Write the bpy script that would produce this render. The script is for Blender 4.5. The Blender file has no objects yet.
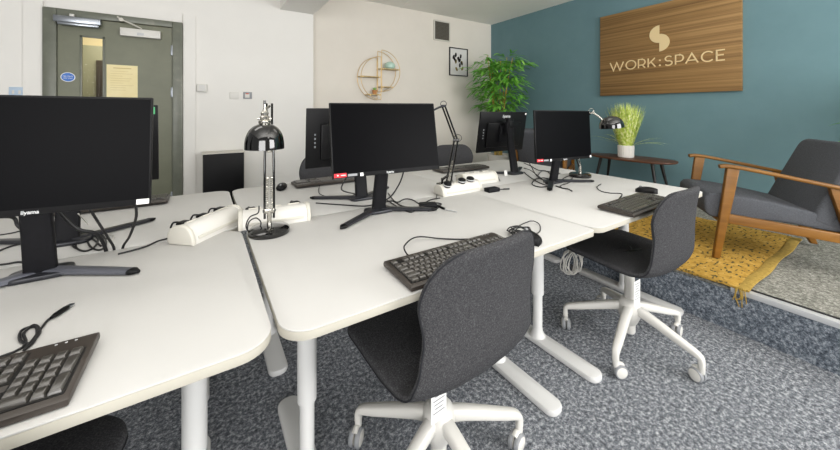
import bpy, bmesh, math, random
from mathutils import Vector, Matrix
random.seed(7)
PI = math.pi
R = math.radians
SC = bpy.context.scene
COL = SC.collection

# ------------------------------------------------------------------ camera
F, TH, HZ, H = 333.7, R(32.905), 111.2, 1.21
cam_d = bpy.data.cameras.new('camera')
cam = bpy.data.objects.new('camera', cam_d)
COL.objects.link(cam)
cam.location = (0, 0, H)
cam.rotation_euler = (PI/2, 0, -TH)
cam_d.sensor_width = 36
cam_d.lens = F*36/840
cam_d.shift_y = -(225-HZ)/840
cam_d.clip_start = .02
SC.camera = cam
sT, cT = math.sin(TH), math.cos(TH)

def ray(x, y):
    t = (x-420)/F
    return Vector((sT+cT*t, cT-sT*t, (HZ-y)/F))
def at(x, y, z=.73):            # a measured photo point lying at height z
    r = ray(x, y); k = (z-H)/r.z
    return Vector((r.x*k, r.y*k, z))
def atd(x, y, d):               # a measured photo point at distance d along the view axis
    r = ray(x, y)
    return Vector((r.x*d, r.y*d, H+r.z*d))

# ------------------------------------------------------------------ materials
def lin(h):
    h = h.lstrip('#'); o = []
    for i in (0, 2, 4):
        v = int(h[i:i+2], 16)/255
        o.append(v/12.92 if v <= .04045 else ((v+.055)/1.055)**2.4)
    return (*o, 1)

def mat(name, colr, rough=.5, metal=0, spec=.5, emit=None, coat=0):
    m = bpy.data.materials.new(name); m.use_nodes = True
    b = m.node_tree.nodes['Principled BSDF']
    b.inputs['Base Color'].default_value = lin(colr)
    b.inputs['Roughness'].default_value = rough
    b.inputs['Metallic'].default_value = metal
    b.inputs['Specular IOR Level'].default_value = spec
    if coat: b.inputs['Coat Weight'].default_value = coat
    if emit:
        b.inputs['Emission Color'].default_value = lin(colr)
        b.inputs['Emission Strength'].default_value = emit
    return m

def nmat(name, cols, scale=50, rough=.8, bump=0, detail=3, stretch=(1, 1, 1), spec=.3, bdist=.002, nrough=.6, distort=0, coord='Object'):
    """noise mixed between colour stops [(pos,hex),...]"""
    m = mat(name, cols[0][1], rough, 0, spec)
    nt = m.node_tree; N = nt.nodes; L = nt.links
    b = N['Principled BSDF']
    tc = N.new('ShaderNodeTexCoord'); mp = N.new('ShaderNodeMapping')
    mp.inputs['Scale'].default_value = stretch
    L.new(tc.outputs[coord], mp.inputs['Vector'])
    nz = N.new('ShaderNodeTexNoise')
    nz.inputs['Scale'].default_value = scale; nz.inputs['Detail'].default_value = detail
    nz.inputs['Roughness'].default_value = nrough; nz.inputs['Distortion'].default_value = distort
    L.new(mp.outputs[0], nz.inputs['Vector'])
    cr = N.new('ShaderNodeValToRGB')
    e = cr.color_ramp.elements
    e[0].position, e[0].color = cols[0][0], lin(cols[0][1])
    e[1].position, e[1].color = cols[-1][0], lin(cols[-1][1])
    for p, h in cols[1:-1]:
        q = e.new(p); q.color = lin(h)
    L.new(nz.outputs['Fac'], cr.inputs['Fac'])
    L.new(cr.outputs[0], b.inputs['Base Color'])
    if bump:
        bp = N.new('ShaderNodeBump'); bp.inputs['Strength'].default_value = bump; bp.inputs['Distance'].default_value = bdist
        L.new(nz.outputs['Fac'], bp.inputs['Height']); L.new(bp.outputs[0], b.inputs['Normal'])
    return m

M = {}
M['wall'] = nmat('wall_paint', [(.3, '#e7e5e0'), (.7, '#e9e7e2')], 3, .75, .04)
M['shaded_wall'] = nmat('shaded_wall_paint', [(.3, '#dfd9cf'), (.7, '#e3ddd3')], 3, .75, .04)  # white wall colour made darker and warmer to carry the recess shading
M['teal'] = nmat('teal_paint', [(.3, '#64838a'), (.7, '#69888f')], 4, .6, .05)
M['ceil'] = nmat('ceiling_paint', [(.3, '#f1efea'), (.7, '#f3f1ec')], 4, .8, .05)
M['desk'] = nmat('white_laminate', [(.3, '#c5c4c1'), (.7, '#c7c6c3')], 6, .6, 0, spec=.08)
M['desk_edge'] = mat('white_edge_band', '#b3afa3', .55, spec=.2)
M['wmetal'] = mat('white_metal', '#d6d6d4', .45)
M['wplas'] = mat('white_plastic', '#d8d6d0', .4)
M['cream'] = mat('cream_plastic', '#cdcac0', .45)
M['gplas'] = mat('grey_plastic', '#8f9194', .5)
M['lgrey'] = mat('light_grey_plastic', '#c3c5c6', .5)
M['black'] = mat('black_plastic', '#0c0c0e', .45, spec=.22)
M['blackm'] = nmat('black_matte', [(.3, '#0f0f12'), (.7, '#141418')], 60, .6, spec=.2)
M['screen'] = mat('screen_glass', '#060608', .35, spec=.04)
M['cable'] = mat('black_cable', '#18181a', .45)
M['gcable'] = mat('white_cable', '#cfcdc6', .5)
M['gloss'] = mat('black_enamel', '#060606', .08, spec=.6, coat=.6)
M['nickel'] = mat('nickel', '#c9c6bd', .22, 1)
M['steel'] = mat('brushed_steel', '#9fa4ab', .3, 1)
M['standm'] = mat('dark_stand_metal', '#2c2d32', .38, .3)
M['standgrey'] = mat('graphite_stand', '#64666f', .38, .35)
M['kb'] = mat('keyboard_body', '#3a342f', .4)
M['key'] = nmat('key_plastic', [(.3, '#45423e'), (.7, '#4c4945')], 80, .3, spec=1.0)
M['keyl'] = mat('key_plastic_worn', '#6f6b64', .5)
M['kbd'] = mat('keyboard_well', '#121110', .5)
M['fabric'] = nmat('charcoal_felt', [(.25, '#28282a'), (.5, '#3e3e40'), (.8, '#666667')], 260, .95, .35, 4, spec=.1, nrough=.75)
M['pipe'] = mat('charcoal_piping', '#2d2e31', .9, spec=.1)
M['arm_fabric'] = nmat('slate_weave', [(.3, '#3f4145'), (.7, '#606267')], 120, .95, .3, 4, (1, 1, 5), spec=.1, nrough=.7)
M['red'] = mat('red_label', '#d01a2a', .5)
M['wlabel'] = mat('white_label', '#e9e9e6', .5)
M['bluesign'] = mat('blue_sign', '#3a72c4', .5)
M['paper'] = nmat('notice_paper', [(.3, '#e8d9a4'), (.7, '#efe2b4')], 6, .6)
M['green'] = mat('green_label', '#58b47a', .5)
M['door'] = nmat('grey_green_door', [(.3, '#6a6c5a'), (.7, '#747663')], 5, .42, .05, 4, spec=.4)
M['dframe'] = nmat('door_frame_paint', [(.3, '#62655a'), (.6, '#6d7064'), (.8, '#8b8a7c')], 9, .35, .1, 5, spec=.5)
M['gold'] = mat('gold_wire', '#d9bb84', .35, .6)
M['shelfwood'] = nmat('shelf_board', [(.3, '#b79f6e'), (.7, '#c8b283')], 20, .5)
M['mint'] = mat('mint_glass', '#b5d3c5', .25)
M['terra'] = mat('terracotta', '#b98250', .7)
M['leafd'] = nmat('bamboo_leaf', [(.25, '#4a8f33'), (.5, '#74ba46'), (.8, '#b2e06c')], 9, .5, spec=.3)
M['cane'] = nmat('bamboo_cane', [(.3, '#a58a3c'), (.7, '#c8ab56')], 30, .5)
M['grass'] = nmat('lime_grass', [(.35, '#9aba40'), (.5, '#cddd68'), (.65, '#f4f6c8')], 38, .55)
M['ribpot'] = mat('white_ribbed_pot', '#d9d6d0', .55)
M['soil'] = mat('soil', '#3a2c1f', .9)
M['frame'] = mat('black_frame', '#1a1a1a', .4)
M['mountp'] = mat('print_paper', '#dcdad8', .6)
M['ink'] = mat('ink', '#131313', .6)
M['olive'] = mat('olive_ink', '#7d6f3a', .6)
M['grille'] = mat('vent_grille', '#7a766b', .6)
M['grilled'] = mat('vent_dark', '#45433d', .8)
M['alu'] = mat('aluminium', '#d4d6d8', .35, .3)
M['rubber'] = mat('black_rubber', '#17171a', .7)
M['red_led'] = mat('red_indicator', '#d0552c', .4)
M['bluegrey'] = mat('blue_grey_plastic', '#b4c6d8', .5)

def wood(name, cols, axis, scale=14, fine=8, rough=.4, dist=2.2):
    st = {'x': (.12, 1, 1), 'y': (1, .12, 1), 'z': (1, 1, .12)}[axis]
    m = nmat(name, cols, scale, rough, .08, 6, st, .4, .001, .65, distort=.6)
    return m
M['honey'] = wood('honey_beech', [(.25, '#62400f'), (.5, '#784f18'), (.8, '#8c6226')], 'y', 16)
M['walnut'] = wood('walnut_table', [(.25, '#3d2417'), (.5, '#573522'), (.8, '#6e482e')], 'y', 18)

def sign_wood():
    m = nmat('walnut_slats', [(.28, '#574025'), (.42, '#775a36'), (.52, '#8d6d43'), (.66, '#9f7e52'), (.8, '#80623b')], 5.5, .5, .12, 8, (1, .05, 6.5), .3, .002, .7, .2)
    return m
M['signwood'] = sign_wood()
M['signgold'] = mat('pale_gold_letters', '#e6cf9f', .4, .15)

def carpet(name, a, b_, c):
    m = nmat(name, [(.34, a), (.5, b_), (.67, c)], 62, .97, .7, 5, spec=.05, bdist=.006, nrough=.85)
    return m
M['carpet'] = carpet('blue_grey_carpet', '#35383e', '#75797f', '#d3d5d8')
M['carpet2'] = carpet('pale_grey_carpet', '#55564f', '#85847c', '#c2c0b8')
M['riser'] = carpet('riser_carpet', '#333941', '#666e78', '#b6bcc3')

def rug_mat():
    m = nmat('yellow_rug', [(.3, '#a07c38'), (.55, '#bb9548'), (.8, '#d0ae66')], 30, .95, .5, 5, spec=.05, bdist=.008)
    nt = m.node_tree; N = nt.nodes; L = nt.links
    b = N['Principled BSDF']
    src = b.inputs['Base Color'].links[0].from_socket
    nz = N.new('ShaderNodeTexNoise'); nz.inputs['Scale'].default_value = 48; nz.inputs['Detail'].default_value = 2
    tc = N.new('ShaderNodeTexCoord'); mp = N.new('ShaderNodeMapping'); mp.inputs['Scale'].default_value = (.55, 1.2, 1)
    L.new(tc.outputs['Object'], mp.inputs[0]); L.new(mp.outputs[0], nz.inputs[0])
    cr = N.new('ShaderNodeValToRGB'); cr.color_ramp.elements[0].position = .57; cr.color_ramp.elements[1].position = .64
    L.new(nz.outputs['Fac'], cr.inputs[0])
    mx = N.new('ShaderNodeMix'); mx.data_type = 'RGBA'
    L.new(cr.outputs[0], mx.inputs[0]); L.new(src, mx.inputs[6]); mx.inputs[7].default_value = lin('#4f4a34')
    L.new(mx.outputs[2], b.inputs['Base Color'])
    return m
M['rug'] = rug_mat()
M['rugedge'] = nmat('rug_border', [(.3, '#8d7434'), (.7, '#b39549')], 60, .95, .5)

def glass_mat():
    m = mat('door_glass', '#ffffff', .03)
    b = m.node_tree.nodes['Principled BSDF']
    b.inputs['Transmission Weight'].default_value = 1
    b.inputs['IOR'].default_value = 1.05
    return m
M['glass'] = glass_mat()
M['corr'] = mat('corridor_cream', '#e0d3ab', .7)
M['corrd'] = mat('corridor_door', '#8e9078', .5)
M['corrk'] = mat('corridor_dark', '#3c352b', .7)

# ------------------------------------------------------------------ geometry
class G:
    def __init__(s): s.bm = bmesh.new()
    def box(s, c, size, bev=0, mx=None, seg=2):
        r = bmesh.ops.create_cube(s.bm, size=1)
        vs = r['verts']
        for v in vs:
            v.co = Vector((v.co.x*size[0]+c[0], v.co.y*size[1]+c[1], v.co.z*size[2]+c[2]))
        if bev:
            es = {e for v in vs for e in v.link_edges}
            rr = bmesh.ops.bevel(s.bm, geom=list(es), offset=bev, segments=seg, affect='EDGES', profile=.5)
            vs = rr['verts'] if mx is None else list({v for f in rr['faces'] for v in f.verts} | set(v for v in vs if v.is_valid))
        if mx is not None:
            if bev:
                # collect island
                seen = set(vs); st = list(vs)
                while st:
                    v = st.pop()
                    for e in v.link_edges:
                        o = e.other_vert(v)
                        if o not in seen: seen.add(o); st.append(o)
                vs = list(seen)
            for v in vs: v.co = mx @ v.co
        return s
    def prism(s, pts, z0, z1, bev=0, mx=None, seg=2):
        b = bmesh.new()
        n = len(pts)
        lo = [b.verts.new((x, y, z0)) for x, y in pts]
        hi = [b.verts.new((x, y, z1)) for x, y in pts]
        b.faces.new(list(reversed(lo))); b.faces.new(hi)
        for i in range(n):
            j = (i+1) % n
            b.faces.new((lo[i], lo[j], hi[j], hi[i]))
        bmesh.ops.recalc_face_normals(b, faces=b.faces)
        if bev:
            es = [e for e in b.edges if abs(e.verts[0].co.z-e.verts[1].co.z) < 1e-7]
            bmesh.ops.bevel(b, geom=es, offset=bev, segments=seg, affect='EDGES', profile=.5)
        if mx is not None: bmesh.ops.transform(b, matrix=mx, verts=b.verts)
        return s._merge(b)
    def _merge(s, b):
        me = bpy.data.meshes.new('tmp'); b.to_mesh(me); b.free()
        s.bm.from_mesh(me); bpy.data.meshes.remove(me)
        return s
    def lathe(s, prof, n=32, mx=None, cap=True):
        b = bmesh.new(); rings = []
        for r, z in prof:
            if r < 1e-6: rings.append([b.verts.new((0, 0, z))])
            else: rings.append([b.verts.new((r*math.cos(2*PI*i/n), r*math.sin(2*PI*i/n), z)) for i in range(n)])
        for a, c in zip(rings, rings[1:]):
            for i in range(n):
                j = (i+1) % n
                if len(a) == 1 and len(c) == 1: continue
                if len(a) == 1: b.faces.new((a[0], c[j], c[i]))
                elif len(c) == 1: b.faces.new((a[i], a[j], c[0]))
                else: b.faces.new((a[i], a[j], c[j], c[i]))
        if cap:
            if len(rings[0]) > 1: b.faces.new(list(reversed(rings[0])))
            if len(rings[-1]) > 1: b.faces.new(rings[-1])
        bmesh.ops.recalc_face_normals(b, faces=b.faces)
        if mx is not None: bmesh.ops.transform(b, matrix=mx, verts=b.verts)
        return s._merge(b)
    def cyl(s, p0, p1, r0, r1=None, n=20, bev=0):
        r1 = r0 if r1 is None else r1
        p0, p1 = Vector(p0), Vector(p1); d = p1-p0; L = d.length
        q = d.to_track_quat('Z', 'Y').to_matrix().to_4x4()
        pr = [(r0, 0), (r1, L)]
        if bev: pr = [(r0-bev, 0), (r0, bev), (r1, L-bev), (r1-bev, L)]
        return s.lathe(pr, n, Matrix.Translation(p0) @ q)
    def sweep(s, pts, w, h=None, up=(0, 0, 1), p=1.0, n=10, closed=False):
        """superelliptic section swept along pts; w across, h along up"""
        pts = [Vector(q) for q in pts]; m = len(pts)
        if not isinstance(w, (list, tuple)): w = [w]*m
        h = w if h is None else h
        if not isinstance(h, (list, tuple)): h = [h]*m
        up0 = Vector(up); b = bmesh.new(); rings = []
        prev = None
        for i in range(m):
            if closed: t = pts[(i+1) % m]-pts[i-1]
            else: t = pts[min(i+1, m-1)]-pts[max(i-1, 0)]
            t.normalize()
            if up is None or prev is not None and up == 'p':
                pass
            u = up0-t*up0.dot(t)
            if u.length < .15 and prev is not None: u = prev-t*prev.dot(t)
            if u.length < 1e-4: u = Vector((1, .01, 0))-t*t.x
            u.normalize(); prev = u
            sd = t.cross(u); sd.normalize()
            ring = []
            for k in range(n):
                a = 2*PI*(k+.5)/n; ca, sa = math.cos(a), math.sin(a)
                x = math.copysign(abs(ca)**p, ca)*w[i]/2; y = math.copysign(abs(sa)**p, sa)*h[i]/2
                ring.append(b.verts.new(pts[i]+sd*x+u*y))
            rings.append(ring)
        pairs = list(zip(rings, rings[1:]))
        if closed: pairs.append((rings[-1], rings[0]))
        for a, c in pairs:
            for k in range(n):
                j = (k+1) % n
                b.faces.new((a[k], a[j], c[j], c[k]))
        if not closed:
            b.faces.new(list(reversed(rings[0]))); b.faces.new(rings[-1])
        bmesh.ops.recalc_face_normals(b, faces=b.faces)
        return s._merge(b)
    def tube(s, pts, r, n=8, smooth=4, closed=False):
        """round tube, parallel-transported frames"""
        P = spline(pts, smooth, closed) if smooth else [Vector(q) for q in pts]
        m = len(P); b = bmesh.new(); rings = []
        u = None
        for i in range(m):
            t = (P[(i+1) % m]-P[i-1]) if closed else (P[min(i+1, m-1)]-P[max(i-1, 0)])
            if t.length < 1e-9: t = Vector((0, 0, 1))
            t.normalize()
            if u is None: u = t.orthogonal()
            u = u-t*u.dot(t)
            if u.length < 1e-6: u = t.orthogonal()
            u.normalize(); v = t.cross(u)
            rr = r[i] if isinstance(r, list) else r
            rings.append([b.verts.new(P[i]+(u*math.cos(2*PI*k/n)+v*math.sin(2*PI*k/n))*rr) for k in range(n)])
        prs = list(zip(rings, rings[1:]))
        for a, c in prs:
            for k in range(n):
                b.faces.new((a[k], a[(k+1) % n], c[(k+1) % n], c[k]))
        if closed:
            a, c = rings[-1], rings[0]
            # align
            best = min(range(n), key=lambda o: (a[0].co-c[o].co).length)
            for k in range(n): b.faces.new((a[k], a[(k+1) % n], c[(k+1+best) % n], c[(k+best) % n]))
        else:
            b.faces.new(list(reversed(rings[0]))); b.faces.new(rings[-1])
        bmesh.ops.recalc_face_normals(b, faces=b.faces)
        return s._merge(b)
    def loftclosed(s, rings, cap=True):
        b = bmesh.new(); rv = [[b.verts.new(p) for p in r] for r in rings]; n = len(rv[0])
        for a, c in zip(rv, rv[1:]):
            for k in range(n): b.faces.new((a[k], a[(k+1) % n], c[(k+1) % n], c[k]))
        if cap: b.faces.new(list(reversed(rv[0]))); b.faces.new(rv[-1])
        bmesh.ops.recalc_face_normals(b, faces=b.faces)
        return s._merge(b)
    def build(s, name, m, parent=None, loc=(0, 0, 0), rot=(0, 0, 0), ang=38, kind=None):
        me = bpy.data.meshes.new(name); s.bm.to_mesh(me); s.bm.free()
        me.materials.append(m)
        if ang:
            for p in me.polygons: p.use_smooth = True
            me.set_sharp_from_angle(angle=R(ang))
        o = bpy.data.objects.new(name, me); COL.objects.link(o)
        o.location = loc; o.rotation_euler = rot
        if parent: o.parent = parent
        if kind: o['kind'] = kind
        return o

def spline(pts, k=4, closed=False):
    P = [Vector(q) for q in pts]; m = len(P)
    if m < 3: return P
    out = []
    rng = range(m) if closed else range(m-1)
    for i in rng:
        if closed: a, b, c, d = P[i-1], P[i], P[(i+1) % m], P[(i+2) % m]
        else: a, b, c, d = P[max(i-1, 0)], P[i], P[i+1], P[min(i+2, m-1)]
        for j in range(k):
            t = j/k
            out.append(.5*((2*b)+(c-a)*t+(2*a-5*b+4*c-d)*t*t+(3*b-a-3*c+d)*t**3))
    if not closed: out.append(P[-1])
    return out

def rrect(w, d, r, n=6, cx=0, cy=0):
    if not isinstance(r, (list, tuple)): r = [r]*4
    out = []
    for (sx, sy, a0), rr in zip(((1, 1, 0), (-1, 1, 90), (-1, -1, 180), (1, -1, 270)), r):
        for i in range(n+1):
            a = R(a0+90*i/n)
            out.append((cx+sx*(w/2-rr)+rr*math.cos(a), cy+sy*(d/2-rr)+rr*math.sin(a)))
    return out

def tag(o, label=None, cat=None, group=None, kind=None):
    if label: o['label'] = label
    if cat: o['category'] = cat
    if group: o['group'] = group
    if kind: o['kind'] = kind
    return o
def thing(name, label, cat, loc=(0, 0, 0), rz=0, group=None):
    o = bpy.data.objects.new(name, None); COL.objects.link(o)
    o.empty_display_size = .1
    o.location = loc; o.rotation_euler = (0, 0, rz)
    return tag(o, label, cat, group)
def dup(o, loc=None, rz=None, label=None, parent=None, group=None):
    c = o.copy(); COL.objects.link(c)
    if parent: c.parent = parent
    if loc is not None: c.location = loc
    if rz is not None: c.rotation_euler = (0, 0, rz)
    if label: c['label'] = label
    if group: c['group'] = group
    for ch in list(o.children): dup(ch, parent=c)
    return c
def struct(name, g, m, ang=38):
    o = g.build(name, m, ang=ang); o['kind'] = 'structure'; return o
def T(x, y, z): return Matrix.Translation((x, y, z))
def RX(a): return Matrix.Rotation(a, 4, 'X')
def RY(a): return Matrix.Rotation(a, 4, 'Y')
def RZ(a): return Matrix.Rotation(a, 4, 'Z')

def textmesh(s, size, depth, name, m, parent, mx, align='CENTER', bold=False):
    c = bpy.data.curves.new('tmp', 'FONT'); c.body = s; c.size = size; c.extrude = depth; c.align_x = align; c.align_y = 'CENTER'
    if bold: c.offset = size*.02
    to = bpy.data.objects.new('tmp', c); COL.objects.link(to)
    dg = bpy.context.evaluated_depsgraph_get(); dg.update()
    me = bpy.data.meshes.new_from_object(to.evaluated_get(dg))
    bpy.data.objects.remove(to); bpy.data.curves.remove(c)
    me.name = name; me.materials.clear(); me.materials.append(m); me.transform(mx)
    o = bpy.data.objects.new(name, me); COL.objects.link(o)
    if parent: o.parent = parent
    return o

# ================================================================== SETTING
XT, YS, YD, ZC = 4.4, 4.413, 4.2, 2.785
XP, ZP = 2.445, .24            # platform edge and height
struct('floor', G().box((.2, 1.5, -.03), (5.6, 7.0, .06)), M['carpet'], 0)
struct('floor_platform', G().box(((XP+.004+XT)/2+.0, 1.5, ZP/2-.004), (XT-XP-.004, 5.83, ZP-.008)), M['carpet2'], 0)
struct('floor_riser', G().box((XP+.002, 1.5, ZP/2-.012), (.012, 5.83, ZP-.02)), M['riser'], 0)
struct('trim_1', G().box((XP+.012, -.40, ZP-.012), (.04, 2.03, .028), .002), M['alu'])
struct('trim_2', G().box((XP+.047, -.40, ZP-.002), (.018, 2.03, .008), .001), M['rubber'])
# door wall with an opening for the door
DX0, DX1, DZ = -1.165, -.182, 2.11
g = G()
g.box(((-2.6+DX0)/2, YD+.1, 1.45), (DX0+2.6, .2, 2.9))
g.box(((DX1+1.139)/2, YD+.1, 1.45), (1.139-DX1, .2, 2.9))
g.box(((DX0+DX1)/2, YD+.1, (DZ+2.9)/2), (DX1-DX0, .2, 2.9-DZ))
struct('wall_door', g, M['wall'], 0)
struct('wall_back', G().box(((1.0+XT)/2, YS+.05, 1.4), (XT-1.0+.1, .1, 2.9)), M['shaded_wall'], 0)
struct('wall_right', G().box((XT+.05, 1.5, 1.4), (.1, 5.83, 2.9)), M['teal'], 0)
struct('ceiling', G().box((.9, 1.55, ZC+.05), (7.2, 5.9, .1)), M['ceil'], 0)
struct('ceiling_beam', G().box((.945, 1.4, (2.41+ZC)/2), (.387, 5.6, ZC-2.41)), M['ceil'], 0)
struct('trim_3', G().box((2.494, 1.5, ZC-.004), (.03, 5.8, .008)), M['ceil'], 0)
struct('baseboard_right', G().box((XT-.008, 1.5, ZP+.05), (.016, 5.8, .1)), M['teal'], 0)
struct('baseboard_back', G().box(((1.15+XT)/2, YS-.008, .05+.0), (XT-1.2, .016, .1)), M['wall'], 0)
# pale boarded surround of the door
g = G()
g.box((-1.225, YD-.01, 1.08), (.115, .02, 2.16)); g.box((-.126, YD-.01, 1.1), (.105, .02, 2.2))
g.box((-.67, YD-.01, 2.165), (.96, .02, .10))
struct('trim_4', g, M['wall'], 0)

# ---- door
dr = bpy.data.objects.new('door_1', None); COL.objects.link(dr); dr.location = ((DX0+DX1)/2, YD, 0); dr['kind'] = 'structure'
W = DX1-DX0
g = G()
for sx in (-1, 1):
    g.box((sx*(W/2-.043), .0, DZ/2), (.086, .09, DZ), .006)
g.box((0, .0, DZ-.03), (W-.172, .089, .06), .004)
g.build('door_frame', M['dframe'], dr)
lw = W-.176; LZ = DZ-.065
vx0, vx1, vz0, vz1 = -.255, -.105, 1.05, 1.885      # vision slot in the leaf
g = G(); lx0, lx1 = -lw/2, lw/2; ly = .0
def lb(x0, x1, z0, z1): g.box(((x0+x1)/2, ly, (z0+z1)/2), (x1-x0, .044, z1-z0))
lb(lx0, vx0, .01, LZ); lb(vx1, lx1, .01, LZ); lb(vx0, vx1, .01, vz0); lb(vx0, vx1, vz1, LZ)
leaf = g.build('door_leaf', M['door'], dr, ang=0)
g = G(); b_ = .016
for x in (vx0, vx1): g.box((x, ly-.024, (vz0+vz1)/2), (b_, .012, vz1-vz0+b_), .003)
for z in (vz0, vz1): g.box(((vx0+vx1)/2, ly-.024, z), (vx1-vx0+b_, .012, b_), .003)
g.build('glazing_bead', M['dframe'], leaf)
G().box(((vx0+vx1)/2, ly, (vz0+vz1)/2), (vx1-vx0, .006, vz1-vz0)).build('glass_pane', M['glass'], leaf, ang=0)
for z in (1.82, 1.40, .35):
    g = G(); g.box((lx1+.004, -.026, z), (.03, .012, .10), .002); g.cyl((lx1+.004, -.036, z-.05), (lx1+.004, -.036, z+.05), .008)
    g.build('hinge', M['steel'], dr)
# magnetic lock and its plate at the handle side
g = G(); g.box((-.262, -.075, 2.012), (.30, .06, .055), .006); g.box((-.255, -.085, 1.972), (.26, .05, .022), .004)
g.build('magnetic_lock', M['steel'], dr)
G().box((-.30, -.078, 2.052), (.03, .03, .022), .003).build('lock_bracket', M['wplas'], dr)
g = G(); g.box((.165, -.052, 1.955), (.30, .055, .075), .006); cl = g.build('door_closer', M['wplas'], dr)
G().box((.165, -.0805, 1.945), (.05, .002, .025), .0005).build('closer_emblem', M['lgrey'], cl)
g = G(); g.sweep([(.17, -.06, 2.0), (.10, -.10, 2.03), (.03, -.10, 2.058)], .022, .012, n=8, p=.6)
g.cyl((.03, -.085, 2.058), (.03, -.115, 2.058), .016); g.sweep([(.03, -.10, 2.055), (.0, -.085, 2.085)], .016, .012, n=8, p=.6)
g.build('closer_arm', M['cream'], dr)
# corridor seen through the slot
g = G(); g.box((-.75, 5.6, 1.2), (3.0, .06, 2.5)); struct('wall_corridor', g, M['corr'], 0)
g = G(); g.box((-1.21, 5.54, 1.0), (.42, .05, 2.0), .004); struct('door_2', g, M['corrd'])
g = G(); g.box((-1.03, 5.50, 1.55), (.12, .03, .55), .004); struct('window_1', g, M['corrk'])
struct('floor_corridor', G().box((-.75, 5.0, -.03), (3.0, 1.2, .06)), M['carpet'], 0)

# notices
sg = thing('fire_door_sign', 'small round blue sign on the grey door', 'sign', (-1.012, YD-.0225, 1.512))
G().lathe([(.042, 0), (.042, .003)], 40, RX(PI/2) @ Matrix.Scale(1.12, 4, (1, 0, 0))).build('backing', M['wlabel'], sg)
G().lathe([(.037, .003), (.037, .0042)], 40, RX(PI/2) @ Matrix.Scale(1.12, 4, (1, 0, 0))).build('disc', M['bluesign'], sg)
textmesh('FIRE DOOR', .0125, .0003, 'lettering', M['wlabel'], sg, T(0, -.0046, .007) @ RX(PI/2))
textmesh('KEEP SHUT', .0125, .0003, 'lettering', M['wlabel'], sg, T(0, -.0046, -.010) @ RX(PI/2))
nt_ = thing('notice_sheet', 'yellowish paper notice fixed to the grey door', 'notice', (-.648, YD-.0225, 1.48))
G().box((0, -.001, 0), (.222, .002, .33)).build('sheet', M['paper'], nt_, ang=0)
g = G(); g.box((0, -.0025, .135), (.13, .001, .007))
for i in range(9):
    w_ = .17*(.75+.25*math.sin(i*2.3)); g.box((-.085+w_/2, -.0025, .105-i*.022), (w_, .001, .0022))
g.build('printed_lines', mat('faded_print', '#c4ae74', .7), nt_, ang=0)

# ---- wall fittings
a = thing('alarm_box', 'small white box on the wall right of the door', 'alarm box', (-.018, YD, 1.454))
G().box((0, -.02, 0), (.088, .04, .082), .005).build('case', M['wplas'], a)
g = G()
for i in range(5): g.box((0, -.0405, -.024+i*.012), (.055, .002, .004))
g.build('grille', M['lgrey'], a)
a = thing('blank_plate', 'white blank wall plate beside the grey switch', 'wall plate', (.277, YD, 1.383))
G().box((0, -.005, 0), (.086, .01, .078), .003).build('plate', M['wplas'], a)
a = thing('fused_switch', 'grey wall switch with red indicator by the white column', 'switch', (.41, YD, 1.387))
G().box((0, -.006, 0), (.088, .012, .076), .003).build('plate', M['gplas'], a)
G().box((-.004, -.0135, -.004), (.045, .006, .045), .002).build('rocker', M['wplas'], a)
G().box((-.004, -.0145, .018), (.03, .006, .01), .001).build('indicator', M['red_led'], a)
a = thing('light_switch', 'pale blue-grey double switch on the wall left of the door', 'switch', (-1.322, YD, 1.37))
G().box((0, -.005, 0), (.086, .01, .086), .003).build('plate', M['bluegrey'], a)
for x in (-.018, .018): G().box((x, -.012, 0), (.014, .006, .03), .002).build('rocker', M['wplas'], a)

# black cabinet at the door wall
cb = thing('black_cabinet', 'low black cabinet with a pale top against the door wall', 'cabinet', (.172, 4.085, 0))
G().box((0, .0, .385), (.375, .20, .77), .004).build('carcass', M['cream'], cb)
G().box((0, -.106, .40), (.365, .012, .75), .003).build('door', M['black'], cb)
G().box((0, -.0, .778), (.385, .22, .014), .003).build('top', M['cream'], cb)

# ================================================================== DESKS
X0, LD, YF, WD, ZD = .1375, 1.1981, .745, .80, .73
def make_desk():
    d = thing('desk', '', 'desk')
    top = G().prism(rrect(LD-.007, WD-.005, .068, 8), ZD-.004, ZD, .0015).build('tabletop', M['desk'], d)
    G().prism(rrect(LD-.007, WD-.005, .068, 8), ZD-.024, ZD-.004, .0015).build('edge_band', M['desk_edge'], top)
    for sx in (-1, 1):
        x = sx*(LD/2-.152)
        g = G().cyl((x, .0, .028), (x, .0, .26), .024, n=24)
        g.lathe([(.043, .024), (.036, .034), (.027, .05), (.024, .07)], 24, T(x, .0, 0))
        lg = g.build('leg', M['wmetal'], d)
        G().cyl((x, .0, .245), (x, .0, ZD-.024), .031, n=28, bev=.001).build('upper_tube', M['wmetal'], lg)
        G().prism(rrect(.084, .65, .036, 6, x, -.008), .0, .027, .007).build('foot', M['wmetal'], lg)
        g = G().lathe([(0, .0325), (.006, .0325), (.006, .030)], 12, T(x, .0, .60) @ RX(PI/2))
        g.build('screw', M['steel'], lg)
        g = G().box((x, .0, ZD-.034), (.05, .56, .02), .003); g.build('top_bracket', M['wmetal'], lg)
    G().box((0, .0, ZD-.04), (LD-.304, .05, .032), .003).build('cross_beam', M['wmetal'], d)
    g = G(); g.prism([(-.42, .30), (.42, .30), (.42, .34), (-.42, .34)], ZD-.14, ZD-.13)
    g.box((0, .25, ZD-.135), (.84, .12, .004)); g.box((0, .19, ZD-.11), (.84, .003, .05)); g.box((0, .31, ZD-.11), (.84, .003, .05))
    for x in (-.3, .3): g.box((x, .25, ZD-.08), (.02, .12, .115))
    g.build('cable_tray', M['wmetal'], d, ang=0)
    return d
desk = make_desk()
GD = 'white desks in two facing rows'
desk['label'] = 'white desk in the middle of the front row, black desk lamp on its left corner'; desk['group'] = GD
yc = YF+WD/2; yb = YF+WD*1.5
desk.location = (X0+LD/2, yc, 0)
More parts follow.
